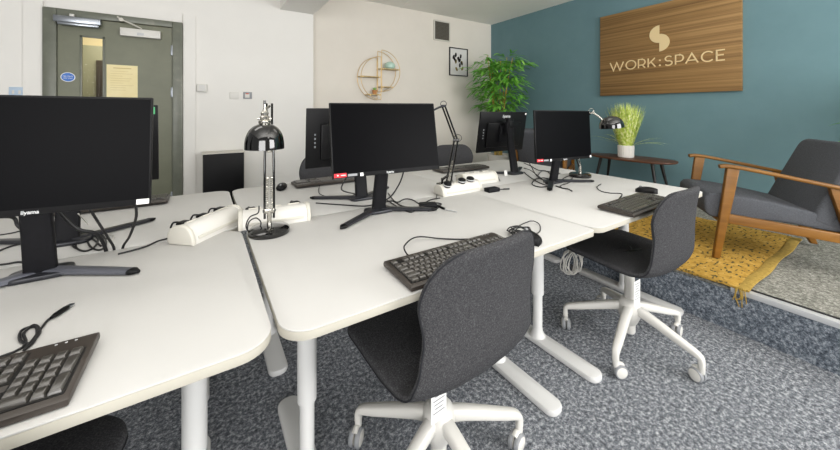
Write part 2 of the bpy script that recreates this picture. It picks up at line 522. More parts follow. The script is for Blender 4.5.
dup(desk, (X0-LD/2-.008, yc, 0), 0, 'white desk at the near left under the largest monitor')
dup(desk, (X0+LD*1.5-.005, yc, 0), 0, 'white desk at the right end of the front row, next to the platform')
dup(desk, (X0-LD/2-.008, yb, 0), PI, 'white desk at the far left, nearest the grey door')
dup(desk, (X0+LD/2, yb, 0), PI, 'white desk in the middle of the back row, in front of the white column')
dup(desk, (X0+LD*1.5-.005, yb, 0), PI, 'white desk at the far right of the back row, towards the bamboo')

# the middle desk's front right corner is tighter, so it closes up to its neighbour
mr = [.068, .068, .068, .022]
top_ = [c for c in desk.children if c.name.startswith('tabletop')][0]
for o_, z0_, z1_ in ((top_, ZD-.004, ZD), (top_.children[0], ZD-.024, ZD-.004)):
    t_ = G().prism(rrect(LD-.007, WD-.005, mr, 8), z0_, z1_, .0015).build('tabletop', o_.data.materials[0])
    o_.data = t_.data; bpy.data.objects.remove(t_)

# ================================================================== SWIVEL CHAIRS
def make_chair():
    ch = thing('swivel_chair', '', 'chair')
    # shell: spine in the YZ plane, superelliptic cross sections
    sp = [(.252, .452), (.235, .462), (.18, .468), (.09, .466), (.0, .460), (-.08, .455), (-.145, .457), (-.19, .474), (-.216, .51), (-.226, .56), (-.228, .62), (-.231, .69), (-.238, .76), (-.250, .82), (-.259, .85)]
    pts = spline([(0, y, z) for y, z in sp], 5)
    # arc length
    S = [0]
    for a, b in zip(pts, pts[1:]): S.append(S[-1]+(b-a).length)
    tot = S[-1]
    def width(s):
        t = s/tot
        keys = [(0, .48), (.12, .51), (.35, .515), (.48, .505), (.56, .49), (.66, .455), (.73, .44), (.86, .475), (1, .485)]
        for (a, wa), (b, wb) in zip(keys, keys[1:]):
            if t <= b:
                k = (t-a)/(b-a); k = k*k*(3-2*k); w = wa+(wb-wa)*k; break
        r = .12
        if s < r: w -= 2*(r-math.sqrt(max(r*r-(r-s)**2, 0)))*.85
        e = tot-s; r = .15
        if e < r: w -= 2*(r-math.sqrt(max(r*r-(r-e)**2, 0)))*.92
        return w
    rings = []; edge = []; n = 36
    for i, q in enumerate(pts):
        t = (pts[min(i+1, len(pts)-1)]-pts[max(i-1, 0)]).normalized()
        nrm = t.cross(Vector((1, 0, 0))); nrm.normalize()       # towards the sitter
        tt = S[i]/tot
        w = width(S[i]); th = .046-.014*min(1, max(0, (tt-.4)/.2))
        e = min(S[i], tot-S[i]); th *= math.sqrt(min(1, .25+e/.02))
        cv = .012+.020*min(1, max(0, (tt-.45)/.2))
        ring = []
        for k in range(n):
            a = 2*PI*k/n; ca, sa = math.cos(a), math.sin(a)
            x = math.copysign(abs(ca)**.55, ca); y = math.copysign(abs(sa)**.7, sa)
            xx = x*w/2
            off = cv*(x*x)*(w/.46)**2
            ring.append(q+Vector((xx, 0, 0))+nrm*(off+y*th/2))
        rings.append(ring)
        edge.append((q, nrm, w, cv, th))
    # orientation of nrm: check that it points up on the seat
    G().loftclosed(rings).build('seat_shell', M['fabric'], ch, ang=60)
    shell = ch.children[0]
    # piping just behind the rim
    loop = []
    for sgn in (1, -1):
        seq = edge if sgn > 0 else list(reversed(edge))
        for (q, nr, w, cv, th) in seq[1:-1]:
            loop.append(q+Vector((sgn*(w/2-.001), 0, 0))+nr*(cv*(w/.46)**2-th*.16))
    G().tube(loop, .0022, 6, 0, True).build('piping', M['pipe'], shell)
    # column and mechanism
    g = G().lathe([(.0, .055), (.024, .055), (.027, .062), (.027, .10), (.030, .20), (.030, .232), (.024, .236), (.024, .43)], 28)
    col = g.build('gas_column', M['wplas'], ch)
    g = G().box((0, .0, .425), (.20, .24, .03), .008); g.lathe([(.05, .385), (.06, .41), (.06, .43)], 24)
    g.build('seat_plate', M['wplas'], ch)
    G().tube([(.05, -.06, .408), (.12, -.07, .40), (.155, -.075, .393)], .010, 10).cyl((.15, -.075, .393), (.20, -.085, .383), .015, .013, bev=.004).build('height_lever', M['wplas'], ch)
    g = G().lathe([(.027, .10), (.036, .112), (.052, .150), (.056, .185), (.050, .215), (.036, .232), (.030, .236)], 32)
    g.build('base_hub', M['wplas'], ch)
    for k in range(5):
        a = R(51+72*k)
        mx = RZ(a)
        path = [(.02, 0, .190), (.08, 0, .180), (.16, 0, .158), (.245, 0, .133), (.285, 0, .122), (.303, 0, .112), (.3075, 0, .098), (.308, 0, .078)]
        P = spline([mx @ Vector(p_) for p_ in path], 3)
        m_ = len(P)
        ws = [.047-.019*min(1, i/(m_*.8)) for i in range(m_)]
        hs = [.047-.023*min(1, i/(m_*.7)) for i in range(m_)]
        lg = G().sweep(P, ws, hs, n=14, p=.6).build('base_leg', M['wplas'], ch)
        ca = a+R(60+37*k)
        W_ = mx @ Vector((.308, 0, 0))
        cm = T(W_.x, W_.y, 0) @ RZ(ca)
        c2 = cm @ T(.018, 0, 0)
        g = G()
        for sx in (-1, 1):
            mm = c2 @ T(0, sx*.0125, .030) @ RX(-sx*PI/2)
            g.lathe([(0, -.009), (.0245, -.009), (.0245, .0075), (.018, .010), (0, .0105)], 28, mm)
        g.lathe([(.010, .045), (.013, .06), (.013, .08)], 16, cm)
        g.sweep([cm @ Vector((.0, 0, .058)), cm @ Vector((.018, 0, .064)), cm @ Vector((.034, 0, .056))], .02, .012, n=10, p=.7)
        cs = g.build('caster', M['wplas'], lg)
        g = G()
        for sx in (-1, 1):
            mm = c2 @ T(0, sx*.0125, .030) @ RX(-sx*PI/2)
            g.lathe([(.0246, -.0085), (.029, -.0085), (.030, -.006), (.030, .004), (.0275, .0075), (.0246, .0078)], 28, mm, cap=False)
        g.build('tyre', M['gplas'], lg)
    # care label hanging beside the column
    g = G().prism([(-.028, -.012), (.028, -.012), (.028, .0), (-.028, .0)], -.0005, .0005)
    bm_ = G(); bm_.box((-.048, -.058, .300), (.062, .0012, .12), 0, None)
    lb_ = bm_.build('care_label', M['wlabel'], ch, ang=0)
    g = G()
    for i in range(7): g.box((-.048, -.0590, .345-i*.0125), (.046-.008*(i % 3), .0006, .0028))
    g.build('printed_lines', M['gplas'], lb_, ang=0)
    return ch
chair = make_chair()
GC = 'grey swivel chairs round the desks'
chair['label'] = 'grey felt swivel chair nearest the camera, in front of the middle desk'; chair['group'] = GC
chair.location = (.662, .908, 0); chair.rotation_euler = (0, 0, R(4))
dup(chair, (1.872, .872, 0), R(0), 'grey felt swivel chair at the right front desk by the platform step')
dup(chair, (-.425, .882, 0), R(-12), 'grey swivel chair cut off by the lower left corner, under the left desk')
dup(chair, (.885, 2.53, 0), PI+R(8), 'grey swivel chair behind the middle desks, showing left of the middle monitor')
dup(chair, (2.17, 2.57, 0), PI-R(12), 'grey swivel chair behind the desks, rounded back left of the rear-facing monitor')

# ================================================================== MONITORS
def make_monitor(stand='v', white_tab=False):
    mo = thing('monitor', '', 'monitor')
    MW, MH = .512, .322
    zc = .358; tilt = R(7)
    fm = T(0, -.055, zc) @ RZ(R(-6)) @ RX(-tilt)       # screen faces local -Y, leaning back
    g = G().box((0, 0, 0), (MW, .014, MH), .003, fm); g.box((0, .017, -.02), (MW*.72, .024, MH*.62), .010, fm)
    hs = g.build('housing', M['black'], mo)
    G().box((0, -.0075, .006), (MW-.010, .0012, MH-.024), 0, fm).build('screen', M['screen'], mo, ang=0)
    textmesh('iiyama', .014, .0004, 'logo', M['lgrey'], hs, fm @ T(0, -.0078, -MH/2+.008) @ RX(PI/2), bold=True)
    textmesh('iiyama', .034, .0004, 'rear_logo', M['lgrey'], hs, fm @ T(-.02, .0076, MH/2-.035) @ RX(PI/2) @ RY(PI), bold=True)
    G().box((0, .034, -.01), (.13, .014, .13), .003, fm).build('vesa_mount', M['blackm'], mo)
    g = G()
    for i in range(4): g.box((.21, .0085, .02-.022*i), (.008, .004, .010), .001, fm)
    g.build('buttons', M['gplas'], hs)
    # leaning column and V foot
    top = .42 if stand == 'v' else .40
    g = G()
    P = [Vector((0, .035, .012)), Vector((0, .02, .10)), Vector((0, -.005, .24)), Vector((0, -.012, top))]
    g.sweep(spline(P, 3), [.070, .068, .067, .066, .065, .064, .063, .062, .062, .062], [.030]*10, up=(0, 1, 0), n=16, p=.45)
    g.box((0, -.022, zc-.01), (.075, .035, .085), .006)
    cl_ = g.build('stand_column', M['blackm'], mo)
    G().box((0, .006, .375), (.05, .004, .05), .002, T(0, .0, 0)).build('cable_clip', M['black'], cl_)
    G().prism(rrect(.135, .09, .03, 5, 0, .035), 0, .014, .004).build('stand_plate', M['standm'], mo)
    for sx in (-1, 1):
        P = [(sx*.01, .040, .010), (sx*.07, .002, .011), (sx*.225, -.100, .009)]
        lg = G().sweep(spline(P, 3), [.040, .040, .038, .036, .034, .032, .030], [.018, .018, .017, .016, .015, .014, .012], n=12, p=.5).build('stand_foot', M['standgrey'] if white_tab else M['standm'], mo)
        G().sweep([(sx*.217, -.0947, .0092), (sx*.225, -.100, .009), (sx*.240, -.1100, .008)], [.0315, .031, .006], [.0135, .013, .008], n=12, p=.5).build('foot_tip', M['black'], lg)
    return mo, fm, MW, MH
mo, fm, MW, MH = make_monitor()
GM = 'black monitors on the desks'
def stickers(m, red=True, white_l=True, white_r=False):
    if red:
        rl = G().box((-MW/2+.033, -.0084, -MH/2+.012), (.052, .0012, .017), 0, fm).build('red_label', M['red'], m, ang=0)
        g = G(); g.box((-MW/2+.045, -.0092, -MH/2+.012), (.020, .0006, .003), 0, fm); g.box((-MW/2+.022, -.0092, -MH/2+.012), (.006, .0006, .006), 0, fm)
        g.build('label_print', M['wlabel'], rl, ang=0)
        G().box((-MW/2+.085, -.0084, -MH/2+.010), (.04, .0012, .010), 0, fm).build('grey_label', M['gplas'], m, ang=0)
    if white_l: G().box((-MW/2+.125, -.0084, -MH/2+.009), (.014, .0012, .014), 0, fm).build('white_label', M['wlabel'], m, ang=0)
    if white_r: G().box((MW/2-.018, -.0084, -MH/2+.010), (.030, .0012, .015), 0, fm).build('white_label', M['wlabel'], m, ang=0)
base_mid = mo
m_left = dup(mo, (-.400, 1.385, ZD), 0, 'largest-looking black monitor on the near left desk, its screen facing the camera')
for c in m_left.children:
    if c.name.startswith('stand_foot'): c.data = c.data.copy(); c.data.materials[0] = M['standgrey']
m_right = dup(mo, (1.975, 1.365, ZD), 0, 'black monitor on the right front desk, screen facing the camera beside the grass plant')
m_bl = dup(mo, (-.42, 1.755, ZD), PI, 'black monitor facing away, mostly hidden behind the largest monitor on the left')
m_bm = dup(mo, (.725, 1.745, ZD), PI, 'black monitor facing away, peeking out left behind the middle screen')
m_br = dup(mo, (2.0, 1.79, ZD), PI, 'black monitor with its back and column to the camera, in front of the bamboo')
mo['label'] = 'black monitor on the middle front desk, screen facing the camera, red label at its corner'
mo.location = (.702, 1.415, ZD)
for m_ in (mo, m_left, m_right, m_bl, m_bm, m_br): m_['group'] = GM
def adjust(m, dx=0, dy=0, dz=0, tilt_=0, yaw=0):          # panel moved, tipped or turned on its column
    c0 = Vector((0, -.055, .358)); Rm = RZ(R(yaw)) @ RX(R(tilt_))
    for c in m.children:
        if c.name.split('.')[0] in ('housing', 'screen', 'vesa_mount', 'red_label', 'grey_label', 'white_label', 'green_label'):
            c.rotation_euler = Rm.to_euler()
            c.location = Vector((dx, dy, dz))+c0-(Rm @ c0)
stickers(mo); stickers(m_right); stickers(m_left, False, False, True)
G().box((MW/2-.012, -.0084, -MH/2+.014), (.014, .0012, .014), 0, fm).build('white_label', M['wlabel'], m_right, ang=0)
G().box((-MW/2+.016, .0082, MH/2-.016), (.014, .0014, .014), 0, fm).build('white_label', M['wlabel'], m_br, ang=0)
G().box((-MW/2+.022, .0082, MH/2-.022), (.026, .0014, .030), 0, fm).build('green_label', M['green'], m_bl, ang=0)
adjust(m_left, .012, 0, .004, 4)
adjust(mo, 0, 0, 0, -3)
adjust(m_right, -.02, 0, -.034, 4)
adjust(m_bl, 0, 0, -.012, 0, 6); adjust(m_bm, .02, 0, -.022, 2, 6); adjust(m_br, -.015, -.05, -.042, -2, 5)

# ================================================================== KEYBOARDS AND MICE
def key_layout():
    u = .019; K = []
    def row(y, spec, x=0):
        for s in spec:
            if s < 0: x += -s
            else: K.append((x+s/2, y, s, 1)); x += s
    row(5.25, [1, -1, 1, 1, 1, 1, -.5, 1, 1, 1, 1, -.5, 1, 1, 1, 1, -.25, 1, 1, 1])
    row(4, [1]*13+[2, -.25, 1, 1, 1, -.25, 1, 1, 1, 1])
    row(3, [1.5]+[1]*12+[1.5, -.25, 1, 1, 1, -.25, 1, 1, 1])
    row(2, [1.75]+[1]*11+[2.25, -3.5, 1, 1, 1])
    row(1, [2.25]+[1]*10+[2.75, -1.25, 1, -1.25, 1, 1, 1])
    row(0, [1.25, 1.25, 1.25, 6.25, 1.25, 1.25, 1.25, 1.25, -.25, 1, 1, 1, -.25, 2, 1])
    K.append((22, 2.5, 1, 2)); K.append((22, .5, 1, 2))
    return u, K
def make_keyboard(bw=.455, bd=.165, light=False, keys=True, sc=1.0):
    k = thing('keyboard', '', 'keyboard')
    mx = T(0, 0, .0) @ RX(R(3.2))
    sec = [(-bd/2, .004), (-bd/2, .014), (-bd/2+.006, .019), (bd/2-.02, .021), (bd/2-.004, .018), (bd/2, .010), (bd/2-.004, .003)]
    g = G(); g.prism(sec, -bw/2, bw/2, .003, T(0, 0, .0025) @ RX(R(2.2)) @ Matrix(((0, 0, 1, 0), (1, 0, 0, 0), (0, 1, 0, 0), (0, 0, 0, 1))))
    body = g.build('keyboard_body', M['kb'], k)
    u, K = key_layout(); tw = 22.5*u; sx = (bw-.022)/tw; sy = (bd-.036)/(6.25*u)
    top = .0235
    def pos(x, y): return ((x*u-tw/2)*sx, (y*u+u/2-3.125*u)*sy-.006)
    g = G()
    wells = [(0, 15, -.05, 5), (15.25, 18.25, 2.95, 6.3), (15.25, 18.25, -.05, 2.05), (18.5, 22.5, -.05, 5), (0, 15, 5.2, 6.3)]
    RT = T(0, 0, .0025) @ RX(R(2.2))
    for x0, x1, y0, y1 in wells:
        (a, b), (c, d) = pos(x0-.12, y0-.55), pos(x1+.12, y1-.45)
        g.box(((a+c)/2, (b+d)/2, .0195), (c-a, d-b, .003), 0, RT)
    g.build('key_well', M['kbd'], body, ang=0)
    if keys:
        cache = {}
        for i, (x, y, s, hk) in enumerate(K):
            kk = (round(s, 2), hk)
            if kk not in cache:
                g = G(); w = s*u*sx-.0026; d = u*sy*hk-.0026
                b = [(-w/2, -d/2), (w/2, -d/2), (w/2, d/2), (-w/2, d/2)]
                g.loftclosed([[(px, py, 0) for px, py in b], [(px*.97, py*.97, .003) for px, py in b], [(px*(1-.004/w), py*(1-.0035/d)+.0006, .0072) for px, py in b], [(px*(1-.008/w), py*(1-.0046/d)+.0006, .0076) for px, py in b]])
                o = g.build('key', M['key'], k)
                cache[kk] = o
                if light: pass
            else:
                o = cache[kk].copy(); COL.objects.link(o); o.parent = k
            p_ = pos(x, y); v = RT @ Vector((p_[0], p_[1], .0195))
            o.location = v; o.rotation_euler = (R(2.2), 0, 0)
            if light and s == 1 and i % 5 == 2: pass
        # pale legends on the keycaps
    else:
        g = G()
        for x, y, s, hk in K:
            p_ = pos(x, y); g.box((p_[0], p_[1], .0235), (s*u*sx-.003, u*sy-.003, .007), 0, RT)
        g.build('keys', M['key'], k, ang=0)
    g = G()
    for i in range(3): g.box((bw/2-.06+i*.014, bd/2-.017, .0212), (.004, .002, .001), 0, RT)
    g.build('status_lights', M['lgrey'], body, ang=0)
    return k
GK = 'black keyboards on the desks'
kb = make_keyboard()
kb['label'] = 'black keyboard on the middle front desk, half hidden behind the nearest chair back'; kb['group'] = GK
kb.location = (.685, .833, ZD)
k2 = dup(kb, (1.835, .822, ZD), R(2), 'black keyboard on the right front desk beside the right chair'); 
k3 = make_keyboard(.46, .180); k3['label'] = 'brown-black keyboard at the left edge with its number pad showing'; k3['group'] = GK
k3.location = (-.412, .858, ZD); k3.rotation_euler = (0, 0, R(-1))
k4 = make_keyboard(keys=False); k4['group'] = GK
k4['label'] = 'black keyboard on the middle back desk, left of the middle screen'
k4.location = (.705, 2.215, ZD); k4.rotation_euler = (0, 0, PI)
dup(k4, (-.385, 2.235, ZD), PI, 'black keyboard end peeking out right of the largest monitor')
dup(k4, (1.76, 2.10, ZD), PI-R(4), 'black keyboard in front of the far chair, left of the rear-facing monitor')

def make_mouse():
    m = thing('computer_mouse', '', 'mouse')
    rings = []
    for i in range(13):
        t = i/12; y = -.055+.11*t
        w = .060*math.sqrt(max(.02, 1-(2*t-1)**4))*(1-.06*t); h = .036*math.sqrt(max(.03, 1-abs(2*t-.85)**2.4*.8 if abs(2*t-.85) < 1.05 else .06))
        ring = []
        for k in range(20):
            a = 2*PI*k/20; ca, sa = math.cos(a), math.sin(a)
            ring.append((math.copysign(abs(ca)**.8, ca)*w/2, y, max(.0, .012+(sa*h*.66 if sa > 0 else sa*.012))))
        rings.append(ring)
    b = G().loftclosed(rings).build('mouse_body', M['black'], m, ang=50)
    G().cyl((-.004, .028, .030), (.004, .028, .030), .009, n=16).build('scroll_wheel', M['gplas'], m)
    return m
GMo = 'black mice on the desks'
ms = make_mouse(); ms['group'] = GMo; ms['label'] = 'black mouse at the desk edge behind the nearest chair back'
ms.location = (1.012, .815, ZD); ms.rotation_euler = (0, 0, R(-20))
dup(ms, (2.185, .925, ZD), R(25), 'black mouse on the right front desk behind the right keyboard')
dup(ms, (.40, 2.185, ZD), R(160), 'black mouse on the back desk, just right of the tall lamp stem')

# ================================================================== POWER UNITS
def make_power(n=3, L=.275):
    p = thing('power_unit', '', 'power unit')
    sec = [(-.050, 0), (.045, 0), (.052, .012), (.052, .036), (.044, .052), (.026, .063), (.002, .067), (-.020, .063), (-.036, .050), (-.046, .030), (-.050, .012)]
    MXS = Matrix(((0, 0, 1, 0), (1, 0, 0, 0), (0, 1, 0, 0), (0, 0, 0, 1)))
    G().prism(sec, -L/2+.012, L/2-.012, .001, MXS).build('body', M['wplas'], p)
    for sx in (-1, 1):
        big = [(x*1.06, z*1.06 if z > 0 else 0) for x, z in sec]
        x0, x1 = sorted((sx*(L/2-.014), sx*(L/2+.004)))
        G().prism(big, x0, x1, .006, MXS, 3).build('end_cap', M['cream'], p)
    G().box((.0, -.049, .020), (L-.05, .006, .012), .002, T(0, 0, 0)).build('cover_strip', M['cream'], p)
    sm = T(0, .030, .060) @ RX(R(-24))
    for i in range(n):
        x = -L/2+.06+i*(L-.12)/max(1, n-1)
        G().box((x, 0, 0), (.05, .045, .006), .003, sm).build('socket', M['cream'], p)
    return p
GP = 'white desk power units along the desk joint'
pu = make_power(); pu['group'] = GP
pu['label'] = 'long white power unit on the near left desk, lying towards the camera'
pu.location = (.022, 1.572, ZD); pu.rotation_euler = (0, 0, R(48))
dup(pu, (.258, 1.552, ZD), R(-4), 'white power unit directly behind the base of the tall black lamp')
q = dup(pu, (1.268, 1.537, ZD), R(0), 'white power unit with round black plugs under the slender arm lamp'); q.scale = (1.06, .9, .86)
dup(pu, (1.545, 1.675, ZD), R(-4), 'white power unit between the arm lamp and the rear-facing monitor')
def make_plug():
    q = thing('plug', '', 'plug')
    G().box((0, 0, .009), (.040, .034, .018), .007, None, 3).build('plug_body', M['black'], q)
    G().tube([(0, .015, .012), (0, .03, .012), (0, .045, .008), (0, .055, -.01)], .0035).build('cord_stub', M['cable'], q)
    return q
pg = make_plug(); pg['group'] = 'black plugs in the power units'
pg['label'] = 'black plug in the far end of the left power unit'
def ontop(pu_loc, rz, x): 
    v = RZ(rz) @ Vector((x, .036, .0)); return (pu_loc[0]+v.x, pu_loc[1]+v.y, ZD+.051)
pg.location = ontop((.022, 1.572), R(48), .09); pg.rotation_euler = (0, 0, R(48))
dup(pg, ontop((.022, 1.572), R(48), .0), R(48), 'black plug in the middle of the left power unit')
dup(pg, ontop((.022, 1.572), R(48), -.09), R(48), 'black plug in the near end of the left power unit')
dup(pg, ontop((.258, 1.552), 0, -.09), R(8), 'black plug left of the tall lamp stem, in the power unit behind it')
dup(pg, ontop((.258, 1.552), 0, .09), R(10), 'black plug right of the tall lamp stem, in the power unit behind it')
def make_round_plug():
    q = thing('plug', '', 'plug')
    G().lathe([(0, -.006), (.020, -.006), (.024, .004), (.023, .016), (.014, .022), (0, .023)], 24).build('plug_body', M['black'], q)
    G().lathe([(.0235, .003), (.0252, .005), (.0245, .010)], 24, None, False).build('rim', M['lgrey'], q)
    return q
rp = make_round_plug(); rp['group'] = 'black plugs in the power units'
rp['label'] = 'round black plug below the stem of the arm lamp, leftmost of three'
rp.location = (1.165, 1.515, ZD+.056); rp.rotation_euler = (R(20), 0, 0)
q = dup(rp, (1.285, 1.53, ZD+.061), None, 'round black plug in the middle of the power unit under the arm lamp'); q.rotation_euler = (R(12), 0, 0)
q = dup(rp, (1.355, 1.535, ZD+.061), None, 'round black plug at the right end of the power unit under the arm lamp'); q.rotation_euler = (R(12), 0, 0)

# ================================================================== LAMPS
def shade_profile(r=.082, hh=.075):
    out = []
    for i in range(11):
        a = R(90*i/10)
        out.append((max(.018, r*math.sin(a)**.8) if i else .018, hh*math.cos(a)**.9 if i < 10 else 0))
    inner = [(q-.002 if q > .02 else q, z-.002) for q, z in reversed(out)]
    prof = out+[(r, -.008), (r-.002, -.008)]+inner
    return prof
def spring(g, p0, p1, r=.007, turns=14, wire=.0012):
    p0, p1 = Vector(p0), Vector(p1); d = p1-p0; q = d.to_track_quat('Z', 'Y')
    P = []
    for i in range(turns*8+1):
        t = i/(turns*8); a = 2*PI*turns*t
        P.append(p0+q @ Vector((r*math.cos(a), r*math.sin(a), d.length*t)))
    g.tube(P, wire, 5, 0)
# tall lamp, its arm seen end-on
lp = thing('desk_lamp', 'tall black desk lamp with domed shade, standing by the desk seam on the left', 'lamp', (.216, 1.428, ZD), R(-8.5))
LPR = [(0, 0), (.074, 0), (.077, .006), (.076, .018), (.066, .026), (.03, .030), (0, .031)]
G().lathe(LPR, 48).build('base', M['gloss'], lp)
st = G().cyl((0, .01, .028), (0, .01, .09), .009).box((0, .01, .085), (.036, .016, .02), .003).build('swivel_post', M['nickel'], lp)
# local +Y points back along the view; arm rods rise nearly straight
lo = G()
for x in (-.015, .015):
    lo.tube([(x*1.1, .01, .055), (x*1.15, .014, .12), (x*1.1, .018, .26), (x*1.0, .02, .335)], .0046, 10, 3)
lo.cyl((-.024, .01, .085), (.024, .01, .085), .005)
lo.build('lower_arm', M['gloss'], lp)
g = G()
for x in (-.008, .008): spring(g, (x, .012, .10), (x, .018, .22), .0055, 16)
g.build('spring', M['nickel'], lp)
G().cyl((-.026, .02, .325), (.026, .02, .325), .004).box((0, .02, .345), (.02, .02, .06), .004).build('elbow', M['nickel'], lp)
g = G()
for x in (-.010, .010): g.tube([(x, .02, .33), (x, .03, .43), (x, .0, .51)], .0042, 10, 3)
g.build('upper_arm', M['gloss'], lp)
sh = G().lathe(shade_profile(.068, .086), 48, T(-.016, -.075, .348)).build('lamp_shade', M['gloss'], lp)
G().lathe([(.017, .430), (.021, .436), (.021, .444), (.015, .448), (.018, .458), (.012, .464), (.014, .474), (.008, .480), (.005, .490), (.0045, .505), (0, .508)], 24, T(-.016, -.075, 0)).build('shade_fitting', M['nickel'], sh)
g = G().cyl((-.040, -.075, .452), (.008, -.075, .452), .0035); g.sweep([(-.016, -.075, .47), (-.010, -.04, .490), (0, .0, .50)], .010, .010, n=8); g.build('shade_bracket', M['nickel'], lp)
G().cyl((-.016, -.075, .500), (-.016, -.075, .520), .0045).build('knob', M['gloss'], lp)
G().lathe([(0, 0), (.026, 0), (.032, .02), (.02, .045), (.012, .06), (0, .06)], 24, T(-.016, -.075, .34)).build('bulb', M['wlabel'], sh)

# slender arm lamp clamped between the desks
b0 = at(448, 186, .75); el = atd(456, 140, b0.dot(Vector((sT, cT, 0)))+.01); tp = atd(443.5, 106, b0.dot(Vector((sT, cT, 0)))-.02)
al = thing('arm_lamp', 'slender black arm lamp with spring joints, clamped between the desks left of centre', 'lamp', (b0.x, b0.y+.0, ZD))
def L_(v): return v-Vector((b0.x, b0.y, ZD))
bb = L_(b0); e_ = L_(el); t_ = L_(tp); sd = Vector((cT, -sT, 0))
G().box((bb.x, bb.y+.06, .014), (.05, .06, .028), .004).cyl((bb.x, bb.y+.06, .02), (bb.x, bb.y+.06, .06), .008).cyl((bb.x, bb.y+.06, .05), (bb.x, bb.y, .085), .008).build('clamp', M['gloss'], al)
g = G()
for o_ in (-.013, .013): g.tube([bb+sd*o_+Vector((0, 0, .0)), (bb+e_)/2+sd*o_*1.05, e_+sd*o_*.8], .0058, 8, 3)
g.build('lower_arm', M['gloss'], al)
g = G(); spring(g, bb+Vector((0, 0, .02)), bb.lerp(e_, .55), .006, 20); g.build('spring', M['nickel'], al)
g = G()
for o_ in (-.009, .009): g.tube([e_+sd*o_, e_.lerp(t_, .5)+sd*o_, t_+sd*o_], .0055, 8, 3)
g.build('upper_arm', M['gloss'], al)
def ringloop(c, r, nrm, n=18):
    q = Vector(nrm).to_track_quat('Z', 'Y'); return [Vector(c)+q @ Vector((r*math.cos(2*PI*i/n), r*math.sin(2*PI*i/n), 0)) for i in range(n)]
g = G(); g.tube(ringloop(e_+sd*.012+Vector((0, 0, .012)), .022, (sT, cT, 0)), .0022, 6, 0, True); g.cyl(e_-sd*.02, e_+sd*.02, .009); g.build('elbow', M['gloss'], al)
g = G(); g.tube(ringloop(t_+Vector((0, 0, .012)), .018, (sT, cT, 0)), .002, 6, 0, True); g.cyl(t_-sd*.015, t_+sd*.015, .008)
hd = t_-sd*.07+Vector((0, 0, -.03)); g.tube([t_, t_-sd*.03+Vector((0, 0, -.01)), hd], .006, 8, 3); g.build('head_joint', M['standm'], al)
hq = Vector((sT*.2-.75*cT*.6, .75*sT*.6+.2*cT, -.8)).normalized()
G().lathe(shade_profile(.07), 36, T(*(hd+Vector((-.05*cT, .05*sT, -.05)))) @ RZ(-TH) @ RY(R(-25))).build('lamp_shade', M['gloss'], al)

# lamp behind the right monitor
bp = at(582, 177.0, ZD)
hc = atd(609, 124.5, 2.38)
jt = atd(592, 112, 2.40)
rl = thing('desk_lamp', 'black desk lamp whose shade reaches out right of the right-hand monitor', 'lamp', (bp.x, bp.y+.015, ZD))
def L2(v): return v-Vector((bp.x, bp.y+.015, ZD))
G().lathe(LPR, 40).build('base', M['gloss'], rl)
j2 = L2(jt); h2 = L2(hc)
k2_ = Vector((-.02, .05, .33))
G().cyl((0, 0, .028), (0, 0, .08), .010).build('swivel_post', M['nickel'], rl)
g = G()
for o_ in (-.014, .014): g.tube([Vector((o_, 0, .07)), Vector((o_-.03, .02, .2)), k2_+Vector((o_*.7, 0, 0))], .0045, 8, 3)
g.build('lower_arm', M['gloss'], rl)
g = G(); spring(g, (0, 0, .08), (-.02, .012, .19), .0065, 16); g.build('spring', M['nickel'], rl)
g = G()
for o_ in (-.009, .009): g.tube([k2_+Vector((o_, 0, 0)), (k2_+j2)/2+Vector((o_, 0, .01)), j2+Vector((o_, 0, 0))], .0042, 8, 3)
g.build('upper_arm', M['gloss'], rl)
g = G(); g.tube(ringloop(j2+Vector((-.008, 0, .008)), .018, (sT, cT, 0)), .002, 6, 0, True); g.sweep([j2, j2.lerp(h2, .45)+Vector((0, 0, .004)), h2+Vector((-.03*cT, .03*sT, .016))], .014, .014, n=10)
g.cyl(j2.lerp(h2, .7)+Vector((0, 0, -.004)), j2.lerp(h2, .55)+Vector((0, 0, -.075)), .003); g.build('head_joint', M['nickel'], rl)
G().lathe(shade_profile(.080), 40, T(*(h2+Vector((.018*cT, -.018*sT, -.016)))) @ RZ(-TH) @ RY(R(-6))).build('lamp_shade', M['gloss'], rl)
G().lathe([(0, 0), (.024, 0), (.03, .02), (.018, .045), (0, .05)], 20, T(*(h2+Vector((.018*cT, -.018*sT, -.02))))).build('bulb', M['wlabel'], rl)

